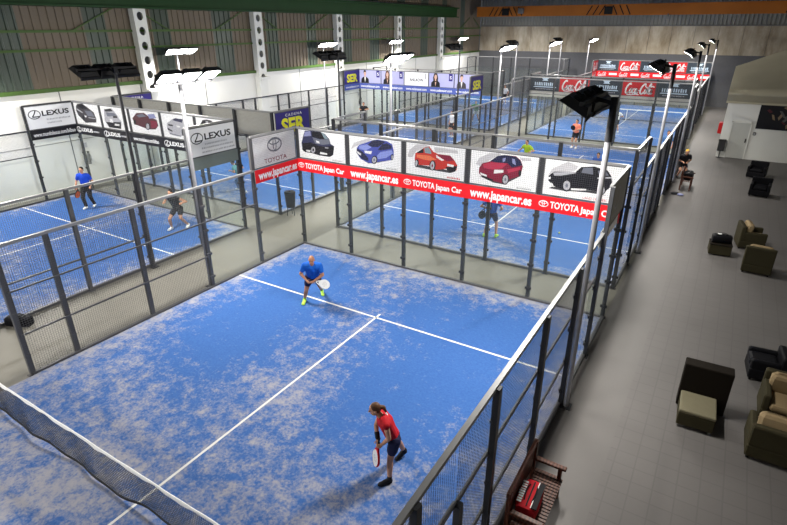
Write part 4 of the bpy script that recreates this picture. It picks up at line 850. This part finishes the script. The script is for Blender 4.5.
# bench with black bag further along the fence
t = thing('wooden_bench', 'small dark bench beside the fence near the middle of the corridor', 'bench', (5.68, 24.7, 0), 0)
for s in (-1, 1):
    for a in (-.2, .2): MB().box(a-.03, a+.03, s*.5-.03, s*.5+.03, 0, .6 if a > 0 else .9, 'wood').build('leg', t)
    MB().box(-.25, .28, s*.5-.04, s*.5+.04, .6, .64, 'wood').build('armrest', t)
for i in range(6): MB().box(-.2+.07*i, -.15+.07*i, -.55, .55, .42, .445, 'wood').build('seat_slat', t)
MB().box(-.25, -.2, -.55, .55, .55, .9, 'wood').build('backrest', t)
sports_bag('black sports bag on the small dark bench along the corridor', (5.71, 24.75, .445), R(90), .8, .42, .34, 'leather', 'black', 'plastic')
t = thing('clothes_heap', 'blue and white clothes dropped on the floor by the small dark bench', 'clothes', (5.62, 23.2, 0))
MB().ell((0, 0, .045), (.13, .03, 0), (-.03, .10, 0), (0, 0, .05), 'p_lav').build('white_shirt', t); MB().ell((-.25, .12, .05), (.16, .1, 0), (-.06, .14, 0), (0, 0, .055), 'cblack').build('dark_shirt', t)
t = thing('litter_bin', 'dark bin on thin legs in the walkway behind the grey emblem banner', 'bin', (-8.25, 12.55, 0)); t.location = (-7.45, 12.1, 0)
MB().cone((0, 0, .35), (0, 0, .95), .17, .22, 'plastic', 16).build('bin_body', t); MB().cone((0, 0, .95), (0, 0, .99), .23, .20, 'black', 16).cone((0, 0, .99), (0, 0, 1.03), .05, .03, 'black').build('lid', t)
for k in range(3): a = 2.1*k; MB().cone((.17*math.cos(a), .17*math.sin(a), 0), (.13*math.cos(a), .13*math.sin(a), .38), .014, .014, 'plastic', 6).build('leg', t)
sports_bag('black bag lying by the fence post at the left edge', (-7.55, 1.95, 0), R(25), .6, .34, .26, 'leather', 'black', 'plastic')
# balls and small gear lying on the court behind the banners
for i, (x, y) in enumerate(((-2.62, 15.5), (2.35, 15.55), (-2.3, 17.6))):
    o = MB().ell((0, 0, .033), (.033, 0, 0), (0, .033, 0), (0, 0, .033), 'ball').build('padel_ball', None, (x, y, .018), label='pale ball on the turf behind the car banners, '+('near the left service line', 'near the right service line', 'farthest away')[i], cat='ball', group='loose balls')
# ------------------------------------------------------------------ people
def fuse(mb, voxel, smooth, k, name):
    """join overlapping volumes into one continuous skin"""
    me = mb.mesh('fuse_source'); o = bpy.data.objects.new('fuse_source', me); COL.objects.link(o)
    md = o.modifiers.new('r', 'REMESH'); md.mode = 'VOXEL'; md.voxel_size = voxel; md.use_smooth_shade = True
    ms = o.modifiers.new('s', 'SMOOTH'); ms.iterations = smooth; ms.factor = .5
    dg = bpy.context.evaluated_depsgraph_get(); dg.update()
    r = bpy.data.meshes.new_from_object(o.evaluated_get(dg)); r.name = name
    bpy.data.objects.remove(o); bpy.data.meshes.remove(me)
    r.materials.clear(); r.materials.append(M[k])
    r.polygons.foreach_set('material_index', [0]*len(r.polygons)); r.polygons.foreach_set('use_smooth', [True]*len(r.polygons)); r.update()
    return r
V = Vector
def lerp(a, b, t): return a+(b-a)*t
def pose(crouch=0., lean=10., spread=.16, stride=0., aL=(.1, .25, -.15), aR=None, turn=0., h=1.75, elb=.5):
    """local joints, facing +y, feet on z=0; aL/aR = hand offsets (out, forward, up) from the hip line"""
    s = h/1.75; J = {}
    hz = (.93-crouch)*s; J['pel'] = V((0, -.02-crouch*.35, hz))
    l = R(lean); up = V((0, math.sin(l), math.cos(l)))
    J['waist'] = J['pel']+up*.17*s; J['chest'] = J['pel']+up*.40*s; J['neck'] = J['pel']+up*.54*s; J['head'] = J['neck']+(up*.6+V((0, .15, .55))).normalized()*.155*s
    for nme, sg in (('R', 1), ('L', -1)):
        J['sh'+nme] = J['pel']+up*.47*s+V((sg*.185*s, 0, 0)); J['hip'+nme] = J['pel']+V((sg*.10*s, 0, -.03*s))
        st = stride*sg; J['an'+nme] = V((sg*spread, st-.04, .085)); J['toe'+nme] = J['an'+nme]+V((sg*.03, .17*s, -.045))
        a, b = J['hip'+nme], J['an'+nme]; d = (b-a).length; q = math.sqrt(max(.0, (.44*s)**2-(d/2)**2)) if d < .88*s else 0
        J['kn'+nme] = (a+b)/2+V((sg*.04, 1, .1)).normalized()*q
        o = (aR if (sg > 0 and aR) else aL); J['ha'+nme] = J['pel']+V((sg*o[0], o[1], o[2]+.12))
        a, b = J['sh'+nme], J['ha'+nme]; d = (b-a).length; q = math.sqrt(max(.0, (.275*s)**2-(d/2)**2)) if d < .55*s else 0
        J['el'+nme] = (a+b)/2+V((sg*.6, -.7, -.35)).normalized()*q
    J['f'] = V((0, 1, 0)); return J
def person(label, J, loc=(0, 0, 0), rz=0., top='cwhite', top_len='short', bottom='cblack', bot_len='short', shoe='shoewhite', hair='hairdark', hairstyle='short', skin='skin', fine=False, scale=1., cuff=None, group=None):
    t = thing('person', label, 'person', loc, rz)
    if group: t['group'] = group
    s = scale; vox = .0085 if fine else .017
    F = J['f'].normalized(); n = 12
    g = 1.
    b = MB(); k = skin
    def c(a, b_, r0, r1, mb=b, kk=None): mb.capsule(J[a] if isinstance(a, str) else a, J[b_] if isinstance(b_, str) else b_, r0*s, r1*s, kk or k, n)
    c('hipR', 'hipL', .105, .105); c('pel', 'waist', .125, .105); c('waist', 'chest', .105, .125)
    c(lerp(J['shR'], J['chest'], .35), lerp(J['shL'], J['chest'], .35), .095, .095); c('shR', 'shL', .06, .06)
    c(lerp(J['hipR'], J['pel'], .3), lerp(J['shR'], J['chest'], .45), .09, .09); c(lerp(J['hipL'], J['pel'], .3), lerp(J['shL'], J['chest'], .45), .09, .09)
    c(lerp(J['chest'], J['neck'], .5), lerp(J['neck'], J['head'], .6), .062, .05)
    upv = (J['head']-J['neck']).normalized(); up = (upv*.5+V((0, 0, 1))*.8).normalized(); hf = J.get('look', F); hf = (hf-up*hf.dot(up)).normalized(); hr = hf.cross(up).normalized(); H = J['head']
    b.ell(H+up*.02*s, hr*.073*s, hf*.092*s, up*.105*s, k, 18, 12); b.ell(H-up*.055*s+hf*.025*s, hr*.055*s, hf*.062*s, up*.062*s, k, 14, 9)
    b.capsule(H+hf*.088*s+up*.015*s, H+hf*.108*s-up*.022*s, .010*s, .016*s, k, 8)
    for sg in (-1, 1): b.ell(H+hr*sg*.076*s-up*.004*s-hf*.008*s, hr*.012*s, hf*.02*s, up*.032*s, k, 8, 6); b.ell(H+hf*.078*s+hr*sg*.03*s+up*.03*s, hr*.024*s, hf*.014*s, up*.01*s, k, 8, 6)
    for q in 'RL':
        sh, el, ha = J['sh'+q], J['el'+q], J['ha'+q]
        c(sh, el, .056, .042); c(el, lerp(el, ha, .4), .043, .040); c(lerp(el, ha, .4), ha, .040, .027)
        d = (ha-el).normalized(); pn = J.get('palm'+q, V((0, 0, -1))); sd = d.cross(pn); sd = sd.normalized() if sd.length > .05 else V((1, 0, 0)); pn = sd.cross(d).normalized()
        c(ha, ha+d*.075*s, .028, .032); c(ha+sd*.02*s+d*.03*s, ha-sd*.02*s+d*.075*s, .022, .022)
        fr = .0105 if fine else .013
        for i, ln in enumerate((.068, .076, .072, .056)):                         # four fingers of unequal length curling in
            p = ha+d*.085*s+sd*(.033-.022*i)*s; p1 = p+(d*.8+pn*.5)*ln*.45*s; p2 = p1+(d*.1+pn*1.)*ln*.40*s; p3 = p2+(pn*.4-d*.7)*ln*.3*s
            b.capsule(p, p1, fr*s, fr*s, k, 7); b.capsule(p1, p2, fr*s, fr*.95*s, k, 7); b.capsule(p2, p3, fr*.95*s, fr*.85*s, k, 7)
        p = ha+sd*.03*s+d*.025*s; p1 = p+(sd*.8+d*.5+pn*.3)*.04*s; p2 = p1+(d*.6+pn*.7-sd*.1)*.034*s
        b.capsule(p, p1, fr*1.15*s, fr*1.05*s, k, 7); b.capsule(p1, p2, fr*1.05*s, fr*.9*s, k, 7)
        hp, kn, an, to = J['hip'+q], J['kn'+q], J['an'+q], J['toe'+q]
        c(hp, kn, .092, .060); c(kn, lerp(kn, an, .32), .056, .058); c(lerp(kn, an, .32), an, .058, .036); c(an-V((0, 0, .02)), to, .038, .030)
    body = link('body', fuse(b, vox, 3 if fine else 2, skin, 'body'), t)
    # shirt
    m = MB(); e = .016
    def cc(mb, a, b_, r0, r1): mb.capsule(a, b_, (r0+e)*s, (r1+e)*s, top, n)
    hem = lerp(J['pel'], J['waist'], .25)
    cc(m, lerp(J['hipR'], J['waist'], .35), lerp(J['hipL'], J['waist'], .35), .09, .09); cc(m, hem, J['waist'], .118, .112); cc(m, J['waist'], J['chest'], .112, .128)
    cc(m, lerp(J['shR'], J['chest'], .35), lerp(J['shL'], J['chest'], .35), .098, .098); cc(m, J['shR'], J['shL'], .062, .062)
    for q in 'RL':
        cc(m, lerp(J['hip'+q], J['waist'], .4), lerp(J['sh'+q], J['chest'], .45), .09, .095)
        if top_len == 'short': cc(m, J['sh'+q], lerp(J['sh'+q], J['el'+q], .55), .062, .056)
        elif top_len == 'long': cc(m, J['sh'+q], J['el'+q], .062, .05); cc(m, J['el'+q], lerp(J['el'+q], J['ha'+q], .9), .05, .036)
        else: cc(m, J['sh'+q], lerp(J['sh'+q], J['el'+q], .12), .058, .05)
    link('shirt', fuse(m, vox, 2, top, 'shirt'), t)
    # shorts or trousers
    m = MB(); e = .020
    f = .52 if bot_len == 'short' else 1.
    m.capsule(J['hipR'], J['hipL'], .122*s, .122*s, bottom, n); m.capsule(J['pel'], lerp(J['pel'], J['waist'], .45), .130*s, .118*s, bottom, n)
    for q in 'RL':
        if bot_len == 'short': m.capsule(J['hip'+q], lerp(J['hip'+q], J['kn'+q], f), .112*s, .098*s, bottom, n)
        else: m.capsule(J['hip'+q], J['kn'+q], .112*s, .080*s, bottom, n); m.capsule(J['kn'+q], lerp(J['kn'+q], J['an'+q], .9), .078*s, .066*s, bottom, n)
    link('shorts' if bot_len == 'short' else 'trousers', fuse(m, vox, 2, bottom, 'legwear'), t)
    for q in 'RL':
        an, to = J['an'+q], J['toe'+q]; d = (to-an); d.z = 0; d.normalize(); sd = V((d.y, -d.x, 0)); m = MB()
        base = to+V((0, 0, 0)); hl = base-d*.19*s; hl.z = an.z-.045*s
        m.capsule(hl, base, .040*s, .036*s, shoe, n); m.capsule(lerp(hl, an, .3), an+V((0, 0, .02)), .050*s, .048*s, shoe, n); m.capsule(an, lerp(an, base, .75), .046*s, .042*s, shoe, n); m.ell(base-d*.02, sd*.05*s, d*.075*s, V((0, 0, .04*s)), shoe)
        link('shoe', fuse(m, .011, 2, shoe, 'shoe'), t)
        if fine:
            so = MB(); so.capsule(an+V((0, 0, .0)), lerp(an, J['kn'+q], .18), .046*s, .046*s, cuff or 'cwhite', n); link('sock', fuse(so, .011, 1, cuff or 'cwhite', 'sock'), t)
    if hairstyle != 'bald':
        m = MB(); m.ell(H+up*.045*s-hf*.018*s, hr*.082*s, hf*.094*s, up*.092*s, hair, 16, 10); m.ell(H-hf*.045*s+up*.0*s, hr*.076*s, hf*.058*s, up*.085*s, hair, 14, 9)
        if hairstyle == 'tail':
            m.capsule(H-hf*.09*s+up*.03*s, H-hf*.15*s+up*.0*s, .035*s, .04*s, hair); m.capsule(H-hf*.15*s+up*.0*s, H-hf*.17*s-up*.10*s, .04*s, .022*s, hair)
        link('hair', fuse(m, .012, 2, hair, 'hair'), t)
    for sg in (-1, 1): MB().ell(H+hf*.086*s+hr*sg*.030*s+up*.014*s, hr*.013*s, hf*.010*s, up*.008*s, 'eye', 10, 7).build('eye', t)
    if fine: MB().capsule(H+hf*.083*s-up*.052*s-hr*.02*s, H+hf*.083*s-up*.052*s+hr*.02*s, .008*s, .008*s, 'lip', 8).build('mouth', t)
    return t
def racket(label, grip, tip, normal, face='white', edge='red'):
    """padel racket held at grip, head towards tip"""
    grip = V(grip); d = (V(tip)-grip).normalized(); nn = V(normal); nn = (nn-d*nn.dot(d)).normalized(); sd = d.cross(nn)
    mt = Matrix((sd, d, nn)).transposed().to_4x4(); mt.translation = grip
    t = thing('padel_racket', label, 'racket'); t.matrix_world = mt; t['group'] = 'padel rackets held by players'
    out = [(.128*math.sin(a)*(1-.18*max(0, -math.cos(a))), .305+.148*math.cos(a)) for a in [2*math.pi*i/28 for i in range(28)]]
    holes = [(x, y) for x in (-.06, -.03, 0, .03, .06) for y in (.27, .30, .33, .36) if x*x+(y-.315)**2 < .0056]
    m = MB(); n_ = len(out)
    vs = [(x, y, -.017) for x, y in out]+[(x, y, .017) for x, y in out]
    m.add(vs, [tuple(range(n_-1, -1, -1)), tuple(range(n_, 2*n_))], face); m.build('face', t)
    m = MB(); vs = []
    for i, (x, y) in enumerate(out):
        for q, z in ((1.0, -.02), (1.06, -.012), (1.06, .012), (1.0, .02)): vs.append((x*q, .305+(y-.305)*q, z))
    m.add(vs, [(4*i+j, 4*((i+1) % n_)+j, 4*((i+1) % n_)+j+1, 4*i+j+1) for i in range(n_) for j in range(3)], edge, None, True); m.build('frame', t)
    m = MB()
    for x, y in holes: m.cone((x, y, -.0185), (x, y, .0185), .0055, .0055, 'ink', 8)
    m.build('holes', t)
    m = MB(); m.cone((0, -.07, 0), (0, .08, 0), .017, .016, 'ink', 10).cone((0, -.075, 0), (0, -.07, 0), .021, .021, 'ink', 10); m.build('grip', t)
    m = MB(); m.bar((0, .07, 0), (.062, .175, 0), .022, .03, edge, up=(0, 0, 1)).bar((0, .07, 0), (-.062, .175, 0), .022, .03, edge, up=(0, 0, 1)); m.build('throat', t)
    return t
# woman at the front: bent forward over her racket, wide stance
f = V((-.75, -.66, 0)); J = dict(f=f, look=V((-.78, -.58, -.28)),
    pel=V((3.17, 2.66, .87)), waist=V((3.12, 2.61, 1.03)), chest=V((3.07, 2.56, 1.22)), neck=V((3.01, 2.51, 1.33)), head=V((2.955, 2.46, 1.455)),
    shL=V((3.17, 2.44, 1.26)), shR=V((2.96, 2.64, 1.27)), elL=V((3.21, 2.46, .99)), haL=V((3.09, 2.44, .82)), elR=V((2.90, 2.57, 1.04)), haR=V((2.99, 2.47, .86)),
    hipL=V((3.23, 2.60, .85)), hipR=V((3.11, 2.73, .85)), knL=V((3.18, 2.54, .46)), anL=V((3.20, 2.49, .09)), toeL=V((3.10, 2.36, .045)),
    knR=V((3.10, 2.93, .52)), anR=V((3.10, 3.13, .15)), toeR=V((3.04, 2.99, .045)), palmL=V((-.6, .2, .3)), palmR=V((.5, -.5, -.3)))
wm = person('person with brown ponytail in red top and dark shorts, bent forward', J, top='shirtred', top_len='none', bottom='shortsnavy', shoe='shoeblack', hair='hairbrown', hairstyle='tail', fine=True, scale=.93, cuff='cblack')
tr = MB()
for a, b_ in (((3.185, 2.60, 1.03), (3.19, 2.53, 1.27)), ((3.19, 2.53, 1.27), (3.09, 2.58, 1.345))): tr.capsule(V(a), V(b_), .016, .016, 'cwhite', 8)
tr.build('white_trim', wm)
o = MB().capsule(V((2.985, 2.48, .885)), V((2.945, 2.52, .945)), .040, .043, 'cblack', 12).build('wristband', None, label='black wristband on the forearm of the red-topped player', cat='wristband')
racket('white padel racket hanging from the hands of the red-topped player', (3.03, 2.44, .84), (2.985, 2.38, .36), (.62, .78, 0), 'white', 'red')
# bald man in blue
f = V((.45, -.89, 0)); J = dict(f=f, look=V((.4, -.8, -.25)),
    pel=V((-1.86, 6.74, .84)), waist=V((-1.81, 6.68, 1.0)), chest=V((-1.72, 6.57, 1.20)), neck=V((-1.66, 6.50, 1.34)), head=V((-1.61, 6.44, 1.475)),
    shR=V((-1.88, 6.46, 1.26)), shL=V((-1.53, 6.64, 1.27)), elR=V((-2.0, 6.42, 1.0)), haR=V((-1.80, 6.40, .87)), elL=V((-1.46, 6.66, 1.0)), haL=V((-1.62, 6.50, .86)),
    hipR=V((-1.95, 6.69, .82)), hipL=V((-1.77, 6.79, .82)), knR=V((-1.99, 6.58, .46)), anR=V((-2.15, 6.66, .09)), toeR=V((-2.07, 6.50, .045)),
    knL=V((-1.80, 6.92, .48)), anL=V((-2.06, 7.30, .13)), toeL=V((-1.95, 7.20, .045)), palmR=V((.6, .2, -.4)), palmL=V((-.6, 0, -.4)))
person('bald person in blue shirt lunging at the far service line with a racket', J, top='shirtblue', bottom='shortsnavy', shoe='shoelime', hairstyle='bald', fine=True, skin='skinb', cuff='shoelime')
racket('white padel racket held by the bald blue-shirted player', (-1.66, 6.50, .84), (-1.42, 6.72, .70), (.3, -.6, .75), 'white', 'cwhite')
# the other players, all farther off
ready = dict(crouch=.08, lean=22, spread=.24, aL=(.10, .34, .02))
walk = dict(crouch=.01, lean=4, spread=.10, stride=.16, aL=(.23, .10, -.10))
stand = dict(crouch=.0, lean=3, spread=.13, aL=(.27, .06, -.12))
person('person in royal blue shirt and black leggings walking on the left court', pose(**{**walk, 'aR': (.30, .2, -.1)}), (-15.28, 8.42, .02), R(215), top='shirtroyal', bottom='cblack', bot_len='long', shoe='shoewhite')
racket('dark orange padel racket hanging from the hand of the royal blue player', (-15.68, 8.30, .86), (-15.75, 8.22, .4), (1, .3, 0), 'corange', 'ink')
person('person in black top and shorts running near the right fence of the left court', pose(crouch=.12, lean=24, spread=.22, stride=.2, aL=(.36, .2, .14)), (-9.95, 8.7, .02), R(200), top='cblack', top_len='none', bottom='cblack', shoe='shoewhite', skin='skin')
person('person in blue shirt and lime shoes seen below the red strip', pose(crouch=.03, lean=8, spread=.20, stride=.05, aL=(.30, .12, .04)), (.32, 13.92, .02), R(8), top='shirtblue', bottom='shortsnavy', shoe='shoelime', skin='skin')
racket('black padel racket carried by the player below the red strip', (-.02, 14.1, 1.05), (-.12, 14.0, .6), (0, 1, .1), 'ink', 'ink')
person('person in lime shirt playing near the net behind the maroon-car banner', pose(crouch=.1, lean=14, spread=.22, aL=(.34, .30, .12)), (-1.75, 23.9, .02), R(160), top='clime', bottom='cblack', shoe='shoewhite')
person('person with dark hair crouching behind the black off-roader banner, mostly hidden', pose(crouch=.30, lean=38, spread=.28, aL=(.12, .36, .02)), (1.75, 24.3, .02), R(175), top='cblue', bottom='cblack', shoe='shoewhite')
person('person in coral pink top and black shorts holding a dark racket', pose(**{**stand, 'aL': (.08, .26, .08)}), (-1.05, 30.93, .02), R(165), top='cpink', bottom='cblack', shoe='shoewhite')
racket('dark padel racket held in front of the coral pink player', (-1.10, 30.68, 1.02), (-1.2, 30.6, 1.35), (0, 1, .1), 'ink', 'ink')
person('person in white shirt and black shorts on the farthest court, back turned', pose(crouch=.05, lean=14, spread=.22, aL=(.34, .22, .1)), (.05, 37.7, .02), R(20), top='cwhite', bottom='cblack', shoe='shoewhite')
person('person in black top and grey trousers standing under the leftmost portrait banners', pose(**{**stand, 'aL': (.22, .2, .2)}), (-16.85, 30.95, .02), R(200), top='cblack', bottom='cgrey', bot_len='long', shoe='shoeblack')
person('person in white shirt and black shorts at the back of the middle left court', pose(**stand), (-9.15, 30.3, .02), R(150), top='cwhite', bottom='cblack', shoe='shoewhite')
person('person in green shirt stretching on the farthest left court behind the dark navy banner', pose(crouch=.08, lean=18, spread=.26, aL=(.42, .25, .3)), (-10.3, 37.0, .02), R(190), top='cgreen', bottom='cwhite', shoe='shoewhite')
person('person in white shirt far away by the dark grey wall', pose(**stand), (-12.2, 48.3, .02), R(180), top='cwhite', bottom='cblack', shoe='shoewhite', hair='hairdark')
person('person in teal shirt lunging just behind the outward white logo banner', pose(crouch=.16, lean=34, spread=.22, stride=.28, aL=(.36, .3, .16)), (-11.6, 13.4, .02), R(110), top='cteal', bottom='sblue', bot_len='long', shoe='shoewhite')
person('person in dark clothes and yellow cap by the corridor fence', pose(crouch=.2, lean=30, spread=.16, aL=(.12, .3, .0)), (5.30, 26.6, 0), R(200), top='cblack', hair='cyellow', bottom='cblack', shoe='shoeblack')
person('person with dark hair inside the right fence of the court behind the car banners', pose(**stand), (4.15, 29.6, .02), R(190), top='sblue', bottom='cblack', shoe='shoewhite')
# ------------------------------------------------------------------ camera, world, colour management
fpx, yaw, pitch, roll, cx, cy, cz = 530.7195, -0.55176, 0.41787, -0.00188, 6.69984, -3.05902, 6.92791
fw = V((math.sin(yaw)*math.cos(pitch), math.cos(yaw)*math.cos(pitch), -math.sin(pitch))); rt = V((math.cos(yaw), -math.sin(yaw), 0)); upc = rt.cross(fw)
c_, s_ = math.cos(roll), math.sin(roll); r2 = rt*c_+upc*s_; u2 = -rt*s_+upc*c_
cam = bpy.data.cameras.new('camera'); co = bpy.data.objects.new('camera', cam); COL.objects.link(co)
mw = Matrix((r2, u2, -fw)).transposed().to_4x4(); mw.translation = (cx, cy, cz); co.matrix_world = mw
cam.sensor_fit = 'HORIZONTAL'; cam.sensor_width = 36; cam.lens = fpx/787*36; cam.clip_start = .05; cam.clip_end = 200
SC.camera = co
w = bpy.data.worlds.new('world'); SC.world = w; w.use_nodes = True
w.node_tree.nodes['Background'].inputs[0].default_value = (.6, .63, .7, 1); w.node_tree.nodes['Background'].inputs[1].default_value = .1
SC.view_settings.view_transform = 'Standard'; SC.view_settings.look = 'None'; SC.view_settings.gamma = 1; SC.view_settings.use_curve_mapping = False
SC.view_settings.exposure = EXPO
SC.cycles.transparent_max_bounces = 40; SC.cycles.max_bounces = 8; SC.cycles.diffuse_bounces = 4; SC.cycles.glossy_bounces = 3
SC.cycles.sample_clamp_indirect = 6; SC.cycles.use_denoising = True; SC.cycles.caustics_reflective = False; SC.cycles.caustics_refractive = False
